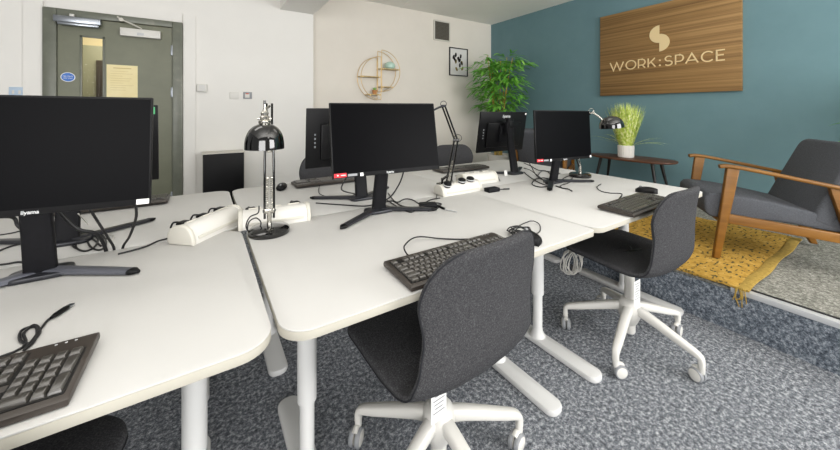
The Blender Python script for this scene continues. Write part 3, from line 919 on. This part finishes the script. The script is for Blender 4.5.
# ================================================================== WALL: SIGN
sg = thing('wall_sign', 'large walnut board with gold lettering on the teal wall', 'sign', (XT, 1.705, 1.41))
G().box((-.02, 0, .515), (.04, 1.372, 1.03), .002).build('board', M['signwood'], sg)
def stroke_letter(paths, w, h, t, x0, z0, closed=()):
    """letter drawn with constant-width strokes, extruded off the board; x runs along -Y"""
    g = G()
    for i, pth in enumerate(paths):
        P = [Vector((-.046, -(x0+px*w), z0+pz*h)) for px, pz in pth]
        b = bmesh.new(); n = len(P); L1 = []; R1 = []
        cl = (pth[0] == pth[-1])
        Q = P[:-1] if cl else P; m = len(Q)
        for k in range(m):
            a = Q[k-1] if (cl or k > 0) else None; c = Q[(k+1) % m] if (cl or k < m-1) else None
            d1 = (Q[k]-a).normalized() if a is not None else None; d2 = (c-Q[k]).normalized() if c is not None else None
            if d1 is None: d1 = d2
            if d2 is None: d2 = d1
            nr1 = Vector((0, d1.z, -d1.y)); nr2 = Vector((0, d2.z, -d2.y)); nr = (nr1+nr2).normalized()
            s_ = min(1/max(.25, nr.dot(nr1)), 2.2)
            L1.append(Q[k]+nr*t/2*s_); R1.append(Q[k]-nr*t/2*s_)
        dx = Vector((.012, 0, 0))
        v = [[b.verts.new(p) for p in L1], [b.verts.new(p) for p in R1], [b.verts.new(p+dx) for p in R1], [b.verts.new(p+dx) for p in L1]]
        rng = range(m) if cl else range(m-1)
        for k in rng:
            j = (k+1) % m
            for q in range(4): b.faces.new((v[q][k], v[q][j], v[(q+1) % 4][j], v[(q+1) % 4][k]))
        if not cl:
            b.faces.new([v[q][0] for q in range(4)]); b.faces.new([v[q][-1] for q in (3, 2, 1, 0)])
        bmesh.ops.recalc_face_normals(b, faces=b.faces)
        g._merge(b)
    return g
def arc(cx, cz, rx, rz, a0, a1, n=14): return [(cx+rx*math.cos(R(a0+(a1-a0)*i/n)), cz+rz*math.sin(R(a0+(a1-a0)*i/n))) for i in range(n+1)]
full = arc(.5, .5, .5, .5, 90, 450, 28); full[-1] = full[0]
LET = {
 'W': ([[(0, 1), (.26, 0), (.5, .95), (.74, 0), (1, 1)]], .185),
 'O': ([full], .125),
 'R': ([[(0, 0), (0, 1), (.5, 1)]+arc(.5, .67, .45, .33, 90, -90)+[(0, .34)], [(.55, .34), (.95, 0)]], .085),
 'K': ([[(0, 0), (0, 1)], [(0, .33), (.9, 1)], [(.35, .6), (.95, 0)]], .088),
 'S': ([arc(.52, .74, .43, .26, 35, 270, 12)+arc(.5, .25, .47, .25, 85, -145, 12)], .085),
 'P': ([[(0, 0), (0, 1), (.5, 1)]+arc(.5, .66, .45, .34, 90, -90)+[(0, .32)]], .085),
 'A': ([[(0, 0), (.5, 1), (1, 0)], [(.19, .30), (.81, .30)]], .122),
 'C': ([arc(.56, .5, .56, .5, 42, 318, 20)], .105),
 'E': ([[(1, 1), (0, 1), (0, 0), (1, 0)], [(0, .52), (.88, .52)]], .072),
}
CH = .102; x = -.556
spc = .030; KW = .875
word = 'WORK:SPACE'
for c in word:
    if c == ':':
        x += .012
        g = G()
        for z in (.018, .075): g.cyl((-.046, -(x), .305+z), (-.034, -(x), .305+z), .0095)
        g.build('colon', M['signgold'], sg); x += .016+spc; continue
    paths, w = LET[c]
    stroke_letter(paths, w*KW, CH, .0125, x, .313).build('letter', M['signgold'], sg); x += w*KW+spc
    if c == 'P': x -= .012
# emblem: two offset half discs
def half(cy, cz, r, side):
    P = [(cy+r*math.sin(R(a))*side, cz+r*math.cos(R(a))) for a in range(0, 181, 9)]
    return P
MXE = Matrix(((0, 0, 1, 0), (1, 0, 0, 0), (0, 1, 0, 0), (0, 0, 0, 1)))
g = G(); g.prism(half(.007, .680, .100, 1), -.046, -.034, 0, MXE); g.prism(half(.007, .580, .100, -1), -.046, -.034, 0, MXE)
g.build('emblem', M['signgold'], sg)

# ---- framed print, vent
fr = thing('framed_print', 'small black-framed abstract print on the white wall', 'picture', (3.63, YS, 2.045))
FW, FH = .40, .475
g = G()
for sx in (-1, 1): g.box((sx*(FW/2-.008), -.011, 0), (.016, .022, FH), .002)
for sz in (-1, 1): g.box((0, -.011, sz*(FH/2-.008)), (FW-.03, .022, .016), .002)
g.build('frame', M['frame'], fr)
pr = G().box((0, -.006, 0), (FW-.03, .004, FH-.03)).build('print', M['mountp'], fr, ang=0)
rr = random.Random(3)
g = G(); g2 = G()
for i in range(15):
    px, pz = rr.uniform(-.11, .11), rr.uniform(-.13, .12); a = rr.uniform(-.7, .7)
    (g if i % 4 else g2).lathe([(0, 0), (.020, 0), (.020, .001), (0, .001)], 14, T(px, -.0085, pz) @ RX(PI/2) @ RZ(a) @ Matrix.Scale(1.9, 4, (0, 1, 0)))
g.build('black_marks', M['ink'], pr); g2.build('olive_marks', M['olive'], pr)
vt = thing('wall_vent', 'dark square ventilation grille high on the white wall', 'vent', (3.28, YS, 2.527))
g = G(); VW, VH = .325, .325
for sx in (-1, 1): g.box((sx*(VW/2-.006), -.008, 0), (.024, .016, VH), .002)
for sz in (-1, 1): g.box((0, -.008, sz*(VH/2-.006)), (VW-.02, .016, .024), .002)
g.build('vent_frame', M['cream'], vt)
G().box((0, -.002, 0), (VW-.02, .004, VH-.02)).build('backing', M['grilled'], vt, ang=0)
g = G()
for i in range(14): g.box((0, -.009, -VH/2+.02+i*.0218), (VW-.026, .012, .004), 0, T(0, 0, 0))
for i in range(14): g.box((-VW/2+.02+i*.0218, -.009, 0), (.004, .012, VH-.026), 0)
g.build('louvres', M['grille'], vt, ang=0)

# ---- round wire shelf with two half rings
ws = thing('wire_wall_shelf', 'round gold wire shelf in two offset halves on the white wall', 'shelf', (2.115, YS, 1.735))
def halfring(side, cz, r):
    out = []
    for y in (-.004, -.135):
        P = [(side*r*math.sin(R(a))+side*.006, y, cz+r*math.cos(R(a))) for a in range(0, 181, 9)]
        g = G().tube(P, .0045, 8, 0); g.tube([(side*.006, y, cz-r), (side*.006, y, cz+r)], .0045, 8, 0)
        g.build('half_ring', M['gold'], ws)
rl_, rr_ = .285, .285
halfring(-1, -.055, .305); halfring(1, .05, .295)
def board(x0, x1, z): 
    G().box(((x0+x1)/2, -.07, z), (x1-x0, .13, .012), .002).build('shelf_board', M['shelfwood'], ws)
    for x in (x0+.02, x1-.02): G().cyl((x, -.136, z-.006), (x, -.142, z-.006), .010).build('bracket', M['gold'], ws)
board(-.305, -.006, -.04); board(-.19, -.006, -.29); board(.006, .30, .085); board(.006, .20, -.175)
vs = thing('vase', 'pale mint rounded vase on the upper right of the wire shelf', 'vase', (2.285, YS-.07, 1.735+.091))
G().lathe([(0, 0), (.05, 0), (.075, .02), (.08, .05), (.066, .08), (.04, .10), (.028, .104), (.024, .098), (.05, .07), (.06, .04), (.045, .01), (0, .008)], 32).build('body', M['mint'], vs)
sp_ = thing('potted_succulent', 'tiny succulent in a terracotta pot on the lowest wire shelf board', 'plant', (2.04, YS-.07, 1.735-.284))
G().lathe([(0, 0), (.026, 0), (.034, .05), (.036, .06), (.030, .06), (.028, .045), (0, .045)], 24).build('pot', M['terra'], sp_)
g = G()
for i in range(12):
    a = i*2.4; t = .25+.06*i
    g.sweep([(0, 0, .05), (.014*math.cos(a), .014*math.sin(a), .07), (.03*math.cos(a)*(1.2-t*.6), .03*math.sin(a)*(1.2-t*.6), .075+.03*t)], [.012, .014, .003], [.005, .006, .002], n=8)
g.build('leaves', M['leafd'], sp_)

# ================================================================== PLANTS
def leaf_blade(bm, base, d, L, w, droop, rng, nseg=4):
    d = Vector(d).normalized(); side = d.cross(Vector((0, 0, 1)))
    if side.length < .1: side = Vector((1, 0, 0))
    side.normalize(); side = (side+Vector((0, 0, rng.uniform(-.4, .4)))).normalized()
    pv = None
    for i in range(nseg+1):
        t = i/nseg
        c = Vector(base)+d*L*t+Vector((0, 0, -droop*L*t*t))
        ww = w*math.sin(PI*min(.97, (t*.86+.1)))**.8/2
        if i == nseg:
            cur = [bm.verts.new(c)]
        else:
            cur = [bm.verts.new(c-side*ww), bm.verts.new(c+Vector((0, 0, -.15*ww))), bm.verts.new(c+side*ww)]
        if pv:
            if len(cur) == 3:
                bm.faces.new((pv[0], pv[1], cur[1], cur[0])); bm.faces.new((pv[1], pv[2], cur[2], cur[1]))
            else:
                bm.faces.new((pv[0], pv[1], cur[0])); bm.faces.new((pv[1], pv[2], cur[0]))
        pv = cur
def make_bamboo(label, loc, height, spread, seed, ncane=6, nleaf=26, z0=.45, lim=(9, 9)):
    rng = random.Random(seed)
    p = thing('potted_bamboo', label, 'plant', loc)
    G().lathe([(0, 0), (.13, 0), (.17, .28), (.175, .30), (.155, .30), (.15, .26), (0, .26)], 32).build('pot', M['ribpot'], p)
    G().lathe([(0, .262), (.15, .262), (.15, .27), (0, .275)], 24).build('soil', M['soil'], p)
    fol = bmesh.new()
    for c in range(ncane):
        a = 2*PI*c/ncane+rng.uniform(-.3, .3); r0 = rng.uniform(.03, .08)
        hh = height*rng.uniform(.8, 1.0); lean = rng.uniform(.04, .2)*spread
        P = [(r0*math.cos(a), r0*math.sin(a), .26)]
        for i in range(1, 7):
            t = i/6; P.append(((r0+lean*t*t)*math.cos(a), (r0+lean*t*t)*math.sin(a), .26+(hh-.26)*t))
        PP = spline(P, 3)
        g = G().tube(P, [.011*(1-.6*i/18) for i in range(19)], 8, 3)
        for i in range(2, 17, 2): 
            q = PP[i]; g.lathe([(.0125*(1-.6*i/18), -.004), (.0135*(1-.6*i/18), 0), (.0125*(1-.6*i/18), .004)], 8, T(*q), False)
        g.build('cane', M['cane'], p)
        for k in range(nleaf):
            t = rng.uniform(.40, 1.0)**.85
            if t*hh < z0: continue
            i = min(17, int(t*18)); base = PP[i].lerp(PP[i+1], t*18-i) if i < 18 else PP[-1]
            b = rng.uniform(0, 2*PI); ln = rng.uniform(.10, .30)*spread*(1.15-.5*abs(t-.65))
            tip = base+Vector((math.cos(b)*ln, math.sin(b)*ln, rng.uniform(-.02, .14)))
            # twig
            for s_ in range(6):
                f = .35+.65*s_/5
                q = base.lerp(tip, f); bb_ = b+rng.uniform(-1.1, 1.1)
                leaf_blade(fol, q, (math.cos(bb_), math.sin(bb_), rng.uniform(-.45, .5)), rng.uniform(.12, .22), rng.uniform(.026, .042), rng.uniform(.1, .5), rng)
    for v in fol.verts:
        v.co.x = min(v.co.x, lim[0]); v.co.y = min(v.co.y, lim[1])
    g = G(); g.bm.free(); g.bm = fol
    o = g.build('foliage', M['leafd'], p, ang=60)
    return p
make_bamboo('tall leafy bamboo plant in the corner of white and teal walls', (3.87, 3.72, ZP), 1.86, 1.12, 11, 8, 22, .62, (.48, .645))
make_bamboo('green leaf tips of a plant at the right picture edge', (4.08, -.08, ZP), 1.28, .95, 5, 5, 16, .5, (.29, 9))

tb = thing('side_table', 'small boat-shaped walnut side table with black legs along the teal wall', 'table', (4.08, 1.90, ZP))
P = []
for i in range(48):
    a = 2*PI*i/48; c_, s_ = math.cos(a), math.sin(a)
    P.append((.22*math.copysign(abs(c_)**.85, c_)*(1-.12*s_), .455*math.copysign(abs(s_)**.9, s_)))
TBH = .445
G().prism(P, TBH-.022, TBH, .006).build('tabletop', M['walnut'], tb)
for sx, sy in ((-1, -1), (1, -1), (-1, 1), (1, 1)):
    G().cyl((sx*.10, sy*.27, TBH-.02), (sx*.15, sy*.345, 0), .018, .010, n=14).build('leg', M['frame'], tb)
gp = thing('potted_grass', 'lime green grass in a ribbed white pot on the side table', 'plant', (4.05, 1.925, ZP+TBH))
pr_ = []
g = G(); n = 60
rings = []
for z, rr0 in ((0, .072), (.006, .078), (.13, .082), (.136, .080)):
    rings.append([((rr0+.002*math.cos(24*2*PI*i/120))*math.cos(2*PI*i/120), (rr0+.002*math.cos(24*2*PI*i/120))*math.sin(2*PI*i/120), z) for i in range(120)])
g.loftclosed(rings); g.build('pot', M['ribpot'], gp)
rng = random.Random(2); bm_ = bmesh.new()
for i in range(1000):
    a = rng.uniform(0, 2*PI); r_ = .068*math.sqrt(rng.random()); tilt = r_/.068*rng.uniform(.1, .34)+rng.uniform(0, .06)
    d = Vector((math.cos(a)*tilt, math.sin(a)*tilt, 1)); L_n = rng.uniform(.28, .52)
    leaf_blade(bm_, (r_*math.cos(a), r_*math.sin(a), .13), d, L_n, .0085, rng.uniform(.0, .12)*(1 if tilt > .2 else .3), rng, 4)
for i in range(9):
    a = rng.uniform(0, 2*PI); leaf_blade(bm_, (.05*math.cos(a), .05*math.sin(a), .13), (math.cos(a)*1.0, math.sin(a)*1.0, .75), rng.uniform(.3, .42), .008, .35, rng, 5)
for a in (-1.4, -1.75, 1.7): leaf_blade(bm_, (.05*math.cos(a), .05*math.sin(a), .13), (math.cos(a)*1.0, math.sin(a)*1.0, .45), .40, .008, .3, rng, 5)
for v in bm_.verts: v.co.x = min(v.co.x, .33)
g = G(); g.bm.free(); g.bm = bm_; g.build('grass_blades', M['grass'], gp, ang=60)

# ================================================================== RUG
g = G(); b = bmesh.new()
nx, ny = 40, 46; RX0, RX1, RY0, RY1 = XP-.012, 3.76, .585, 2.05
rng = random.Random(9)
def rz_(x, y): return ZP+.012+.003*math.sin(x*9+y*7)+.002*math.sin(y*21)
V = []
for i in range(nx+1):
    row = []
    for j in range(ny+1):
        x = RX0+(RX1-RX0)*i/nx; y = RY0+(RY1-RY0)*j/ny
        if i in (0, nx): x += .004*math.sin(j*1.1)+rng.uniform(-.003, .003)
        if j in (0, ny): y += .004*math.sin(i*.5)+rng.uniform(-.002, .002)
        row.append(b.verts.new((x, y, rz_(x, y))))
    V.append(row)
for i in range(nx):
    for j in range(ny): b.faces.new((V[i][j], V[i+1][j], V[i+1][j+1], V[i][j+1]))
rgm = bmesh.ops.extrude_face_region(b, geom=list(b.faces))
for v in [q for q in rgm['geom'] if isinstance(q, bmesh.types.BMVert)]: v.co.z -= .013
bmesh.ops.recalc_face_normals(b, faces=b.faces)
rugt = thing('rug', 'mustard yellow rug with dark flecks on the raised platform', 'rug', (0, 0, 0))
g._merge(b); g.build('rug_pile', M['rug'], rugt, ang=60)
g = G()
P1 = [(RX0+(RX1-RX0)*i/30, RY0-.02+.005*math.sin(i*.5), ZP+.009) for i in range(31)]
g.sweep(P1, .055, .012, n=8, p=.6); g.build('woven_border', M['rugedge'], rugt)
g = G(); rng = random.Random(4)
for i in range(6):
    y0 = RY0-.03+i*.007; dz = rng.uniform(.04, .09)
    g.tube([(RX0+.03, y0, ZP+.012), (RX0-.004, y0, ZP+.010), (RX0-.018, y0+rng.uniform(-.01, .01), ZP-.03), (RX0-.017+rng.uniform(-.006, .0), y0+rng.uniform(-.015, .015), ZP-dz)], .0025, 6, 4)
g.build('fringe', M['rugedge'], rugt)

# ================================================================== ARMCHAIRS
def make_armchair():
    c = thing('armchair', '', 'armchair')
    hw = .285
    def slab(g, side_pts, x, t, bev=.006):      # outline in the YZ plane, thickness across X
        g.prism(side_pts, x-t/2, x+t/2, bev, MXE, 3)
    for sx in (-1, 1):
        g = G(); slab(g, [(.285, 0), (.320, 0), (.272, .40), (.250, .590), (.185, .590), (.215, .40)], sx*hw, .036)
        g.build('front_leg', M['honey'], c)
        g = G(); slab(g, [(-.46, 0), (-.425, 0), (-.275, .30), (-.22, .515), (-.36, .51), (-.375, .30)], sx*hw, .034)
        g.build('rear_leg', M['honey'], c)
        P = [(sx*(hw+.0), .285, .596), (sx*(hw+.002), .22, .600), (sx*(hw+.004), .03, .566), (sx*(hw+.004), -.20, .520), (sx*hw, -.40, .480)]
        PP = spline(P, 4); m_ = len(PP)
        g = G().sweep(PP, [.040+.018*math.sin(PI*min(1, i/m_*1.1)) for i in range(m_)], [.024]*m_, n=14, p=.45)
        g.build('armrest', M['honey'], c)
        g = G(); slab(g, [(.27, .235), (.265, .295), (-.30, .235), (-.33, .175)], sx*(hw-.002), .028); g.build('side_rail', M['honey'], c)
    G().box((0, .262, .255), (2*hw-.03, .026, .06), .004).build('front_rail', M['honey'], c)
    G().box((0, -.32, .205), (2*hw-.03, .026, .055), .004).build('rear_rail', M['honey'], c)
    # seat cushion: side profile across the width
    prof = [(.335, .270), (.352, .30), (.355, .37), (.34, .400), (.30, .415), (.10, .397), (-.20, .338), (-.30, .31), (-.315, .27), (-.28, .235), (.0, .265), (.28, .255)]
    prof = [(p_.x, p_.y) for p_ in spline([Vector((a, b, 0)) for a, b in prof], 3, True)]
    g = G(); g.prism(prof, -hw+.02, hw-.02, .016, MXE, 3); g.build('seat_cushion', M['arm_fabric'], c)
    # back cushion
    ba = R(24)
    mx = T(0, -.225, .315) @ RX(ba)
    pr2 = rrect(2*hw-.035, .52, [.07, .07, .02, .02], 6, 0, .215)
    g = G(); g.prism(pr2, -.055, .05, .026, mx @ RX(PI/2), 3); g.build('back_cushion', M['arm_fabric'], c)
    G().box((0, -.02, -.06), (.045, .002, .02), 0, T(0, .35, .33)).build('care_label', M['wlabel'], c)
    return c
ac = make_armchair(); GA = 'grey armchairs with wooden arms'
ac['label'] = 'grey armchair with honey wood arms on the yellow rug'; ac['group'] = GA
ac.location = (3.22, .69, ZP+.0135); ac.rotation_euler = (0, 0, R(33.8))
dup(ac, (3.68, 2.72, ZP), R(-66), 'grey armchair glimpsed between the two right-hand monitors')

# ================================================================== CABLES AND SMALL THINGS
def cable(label, pts, r=.003, m='cable', name='cable', grp='loose cables on the desks', smooth=6):
    o = G().tube(pts, r, 8, smooth).build(name, M[m], None, ang=60)
    return tag(o, label, 'cable', grp)
Zc = ZD+.0035
def dk(*pp, z=Zc): return [at(x, y, z) for x, y in pp]
def gap(x, y): # goes down the slit between desk rows
    q = at(x, y, ZD); return [Vector((q.x, YF+WD, ZD+.004)), Vector((q.x, YF+WD, ZD-.05))]
cable('black cable hanging from the left monitor just right of its stand', [Vector((-.30, 1.40, .93)), Vector((-.285, 1.45, .86)), Vector((-.27, 1.50, .79))]+gap(114, 250), .004)
cable('black cable hanging near the right edge of the left monitor', [Vector((-.19, 1.41, .93)), Vector((-.19, 1.45, .86)), Vector((-.215, 1.51, .78))]+gap(122, 250), .004)
cable('thick black cable curving down behind the stand of the left monitor', [Vector((-.41, 1.48, .96)), Vector((-.375, 1.50, .88)), Vector((-.34, 1.50, .83)), Vector((-.30, 1.52, .80))]+gap(104, 254), .0055)
cable('black cable looped in a ring behind the left monitor stand', dk((78, 249), (73, 246), (72, 240), (80, 234), (92, 233), (98, 240), (93, 248), (84, 251), (76, 247), (79, 239), (90, 237), (101, 246)), .003)
cable('thin grey lead twisting beside the left monitor stand', [Vector((-.34, 1.50, .88))]+dk((88, 224), (95, 231), (106, 233), (114, 236), (110, 241), (100, 239)), .002, 'gcable')
cable('black cable arching left of the left monitor stand', [Vector((-.56, 1.5, .90)), atd(11, 217, 1.1), atd(18, 226, 1.11), atd(28, 233, 1.13), atd(40, 238, 1.15)], .005)
cable('thin black lead crossing the desk left of the left stand', dk((-14, 246), (4, 241), (18, 240), (28, 233), (38, 228)), .0025)
cable('black cable crossing low at the far left picture edge', dk((-12, 256), (6, 248), (20, 244), (30, 243)), .003)
cable('black lead running level into the left stand at the picture edge', dk((-12, 266), (6, 264), (18, 262), (28, 263)), .003)
cable('short black cable reaching the left power unit', dk((118, 254), (134, 250), (147, 246), (158, 241), (170, 238)), .003)
cable('wide loop of black cable on the desk right behind the left monitor stand', dk((70, 243), (78, 234), (90, 231), (103, 236), (106, 245), (99, 250), (90, 246), (88, 238), (96, 234), (106, 239)), .003)
# monitor middle
cable('black cable hanging in a loop right of the middle stand', [Vector((.80, 1.37, .95)), Vector((.80, 1.41, .87)), Vector((.76, 1.43, .80)), Vector((.72, 1.46, .765))]+dk((392, 201), (402, 206), (415, 208)), .0035)
cable('black cable curling over the middle desk behind the small box', dk((388, 193), (396, 202), (405, 199), (413, 200), (424, 206), (434, 203), (441, 204), (436, 209), (428, 211)), .003)
cable('black cable running right from the middle stand in a long wave', dk((384, 198), (396, 206), (404, 210), (412, 212), (422, 205), (430, 200), (440, 198)), .0028)
cable('black cable drooping under the left corner of the middle screen', [Vector((.51, 1.36, .93)), Vector((.53, 1.48, .85))]+dk((355, 194), (364, 199)), .0032)
cable('thin black lead from the back keyboard to the rear stand', [Vector((.62, 2.135, ZD+.012))]+dk((319, 193), (329, 197), (343, 199), (356, 194), (366, 192)), .0022)
cable('black cable lying straight across the back desk behind the middle stand', dk((316, 203), (330, 204), (345, 205), (365, 206), (380, 203)), .003)
cable('black cables knotted right of the arm lamp foot', dk((436, 199), (438, 191), (442, 184), (449, 181), (452, 186), (446, 192), (440, 190), (443, 180), (450, 176), (453, 182)), .0025)
cable('thin cable loop on the back desk behind the arm lamp', dk((455, 176), (466, 174), (476, 175), (482, 171), (474, 170), (464, 172)), .0022)
cable('short black lead behind the second power unit', dk((478, 172), (484, 175), (492, 179), (497, 176), (500, 181)), .0025)
# keyboard and mouse
kx = .0
cable('keyboard cable arching up from the middle keyboard', [Vector((.555, .915, ZD+.014)), Vector((.555, .94, ZD+.016)), Vector((.575, .985, ZD+.022)), Vector((.66, 1.04, ZD+.016)), Vector((.74, 1.00, ZD+.006)), Vector((.80, .96, ZD+.004)), Vector((.86, .93, ZD+.004))], .0026)
rr = random.Random(6)
cq = at(520, 232, ZD+.012); P = []
for i in range(46):
    a = i*.9; r_ = .030+.012*math.sin(i*1.3)
    P.append(Vector((cq.x+1.25*r_*math.cos(a), cq.y+r_*math.sin(a), ZD+.006+.018*(.5+.5*math.sin(i*.61)))))
P += [at(530, 221, ZD+.01), at(539, 224, ZD+.008), at(540, 231, ZD+.006), at(534, 235, ZD+.01)]
cable('black mouse cable bundled in loops above the nearest chair back', P, .0022, smooth=3)
cable('keyboard lead running left from the right keyboard', [Vector((1.80, .905, ZD+.008))]+dk((622, 194), (610, 193), (601, 191), (597, 187), (601, 184)), .0026)
cable('black cable snaking in loops between the rear-facing monitor and the right monitor, uppermost', dk((524, 163), (531, 166), (538, 170), (546, 171), (552, 176), (546, 180), (538, 177), (542, 171), (551, 172)), .0035)
cable('black cable coiled nearest the left foot of the right monitor', dk((524, 172), (530, 177), (538, 182), (547, 185), (552, 181), (545, 178), (536, 179), (532, 184), (540, 187), (550, 186)), .0035)
cable('black cable arching between the two right monitors', [at(524, 168), at(530, 170, ZD+.03), at(537, 175, ZD+.045), at(543, 180, ZD+.025), at(547, 184), at(556, 184)], .003)
cable('black cable trailing from the rear-facing monitor to the tangle', [atd(526, 158, 2.6), atd(531, 166, 2.55)]+dk((537, 176), (545, 180), (553, 176), (560, 173)), .003)
cable('black cable curling behind the right monitor foot', dk((560, 181), (566, 177), (572, 176), (570, 182), (560, 186), (566, 189)), .0028)
cable('black usb lead ending on the desk in front of the right monitor', dk((556, 186), (562, 188), (568, 189), (572, 191)), .004)
cable('cord of the tall lamp looping at its base', [atd(x_, y_, d_) for x_, y_, d_ in ((263, 231, 1.32), (255, 235, 1.30), (248, 231, 1.29), (249, 222, 1.29), (256, 218, 1.30), (261, 223, 1.31), (257, 231, 1.30), (250, 233, 1.28), (246, 226, 1.29), (250, 217, 1.31), (258, 213, 1.34), (259, 206, 1.36))], .0025)
cable('grey lead under the back-row monitor foot at the far left', dk((-10, 236), (6, 234), (20, 231), (34, 226)), .0025)
# left keyboard lead with plug
ul = thing('usb_lead', 'coiled black usb lead with metal plug behind the left keyboard', 'cable')
P = [Vector((-.47, .955, ZD+.012))]+dk((14, 352), (24, 333), (34, 325), (40, 332), (30, 343), (20, 340), (22, 330), (36, 327), (35, 340), (24, 350), (34, 338), (46, 322), (51, 318))
G().tube(P, .0026, 8, 6).build('cord', M['cable'], ul)
u0, u1 = at(51, 318, ZD+.006), at(60, 312, ZD+.006); dd = (u1-u0).normalized()
G().sweep([u0, u0+dd*.012, u0+dd*.040, u0+dd*.042], [.006, .013, .014, .012], [.005, .008, .008, .007], n=12, p=.6).build('plug_grip', M['black'], ul)
G().sweep([u0+dd*.041, u0+dd*.056], [.012, .012], [.0045, .0045], n=8, p=.4).build('plug_tip', M['steel'], ul)
# small boxes
bx = thing('adapter_box', 'small black adapter box lying behind the foot of the middle monitor', 'adapter', at(428, 207.0), R(-25))
G().box((0, 0, .010), (.085, .055, .020), .004).build('case', M['blackm'], bx)
G().tube([(.04, 0, .008), (.06, .01, .006), (.075, .03, .004)], .003).build('lead', M['cable'], bx)
bx = thing('adapter_box', 'small black box right of the power unit under the arm lamp', 'adapter', at(492, 191.5), R(-5))
G().box((0, 0, .012), (.085, .05, .024), .005).build('case', M['blackm'], bx)
G().tube([(.04, 0, .010), (.07, 0, .006), (.09, -.005, .005)], .003).cyl((.085, -.004, .006), (.125, -.012, .005), .0045).build('lead', M['cable'], bx)
pn = thing('stylus', 'thin pen with a black cap beside the middle monitor foot', 'pen', at(440, 208))
a0, a1, a2 = at(437, 206.5)-at(440, 208), at(445, 210)-at(440, 208), at(457, 213)-at(440, 208)
for v_ in (a0, a1, a2): v_.z = .005
G().cyl(a0, a1, .0055).build('cap', M['black'], pn)
G().cyl(a1, a2, .0035, .002).build('barrel', M['lgrey'], pn)
tg = thing('paper_tag', 'small white paper tag on a cable at the rear-facing monitor stand', 'tag', at(506, 176))
G().box((0, 0, .022), (.022, .002, .040), 0, RZ(-TH) @ RX(R(-18))).build('paper', M['wlabel'], tg, ang=0)
# coil hanging under the right desk
ck = thing('cable_coil', 'coil of white cable hanging under the right front desk', 'cable')
cc = Vector((1.655, 1.10, .38)); cc = atd(574, 263, 1.96); P = []
for i in range(90):
    a = i*.62; r_ = .064+.011*math.sin(i*.37); P.append(cc+Vector((r_*math.cos(a)*1.0, .018*math.sin(i*.23), r_*math.sin(a)))+Vector((0, .004*(i % 7), 0)))
G().tube(P, .0028, 6, 3).build('loops', M['gcable'], ck)
G().tube([cc+Vector((0, 0, .055)), cc+Vector((.01, .05, .15)), Vector((cc.x+.01, YF+.645, ZD-.14))], .003, 6, 5).build('tail', M['gcable'], ck)
cable('black cables drooping under the right front desk beside the white coil', [Vector((1.62, 1.38, ZD-.13)), Vector((1.64, 1.32, .47)), Vector((1.74, 1.34, .42)), Vector((1.84, 1.36, .47)), Vector((1.88, 1.39, ZD-.13))], .005, grp='cables under the desks')
cable('cable tangle left on the seat of the right swivel chair', [Vector((1.80, .90, .482)), Vector((1.86, .86, .486)), Vector((1.92, .90, .484)), Vector((1.88, .96, .485)), Vector((1.80, .94, .484)), Vector((1.84, .87, .488)), Vector((1.93, .84, .484))], .003, grp='cables on the chair seat')

# ================================================================== LIGHT
w = bpy.data.worlds.new('world'); SC.world = w; w.use_nodes = True
bg = w.node_tree.nodes['Background']; bg.inputs[0].default_value = (1, .99, .97, 1); bg.inputs[1].default_value = .34
def area(name, loc, rot, sx, sy, power, colr=(1, 1, 1)):
    d = bpy.data.lights.new(name, 'AREA'); d.shape = 'RECTANGLE'; d.size = sx; d.size_y = sy; d.energy = power; d.color = colr
    o = bpy.data.objects.new(name, d); COL.objects.link(o); o.location = loc; o.rotation_euler = rot
    return o
area('window_light', (3.0, -2.4, 1.65), (R(92), 0, R(8)), 2.6, 1.7, 165, (1, .99, .98))
area('window_light', (-1.4, -2.4, 1.4), (R(91), 0, R(-14)), 2.6, 1.8, 140, (1, .99, .98))
area('ceiling_lamp', (-.6, 1.9, 2.74), (0, 0, 0), 1.2, .6, 8, (1, .97, .92))
area('ceiling_lamp', (2.2, 1.6, 2.74), (0, 0, 0), 1.2, .6, 4, (1, .97, .92))
area('ceiling_fill', (.9, -.7, 1.95), (PI, 0, 0), 4.0, 1.6, 100, (1, .985, .97))  # added upward fill out of view, brightens the ceiling; no real fitting
area('corridor_lamp', (-.8, 5.0, 2.3), (0, 0, 0), .8, .5, 14, (1, .9, .7))

vs_ = SC.view_settings
vs_.view_transform = 'Standard'; vs_.look = 'None'; vs_.gamma = 1; vs_.use_curve_mapping = False
vs_.exposure = -.08
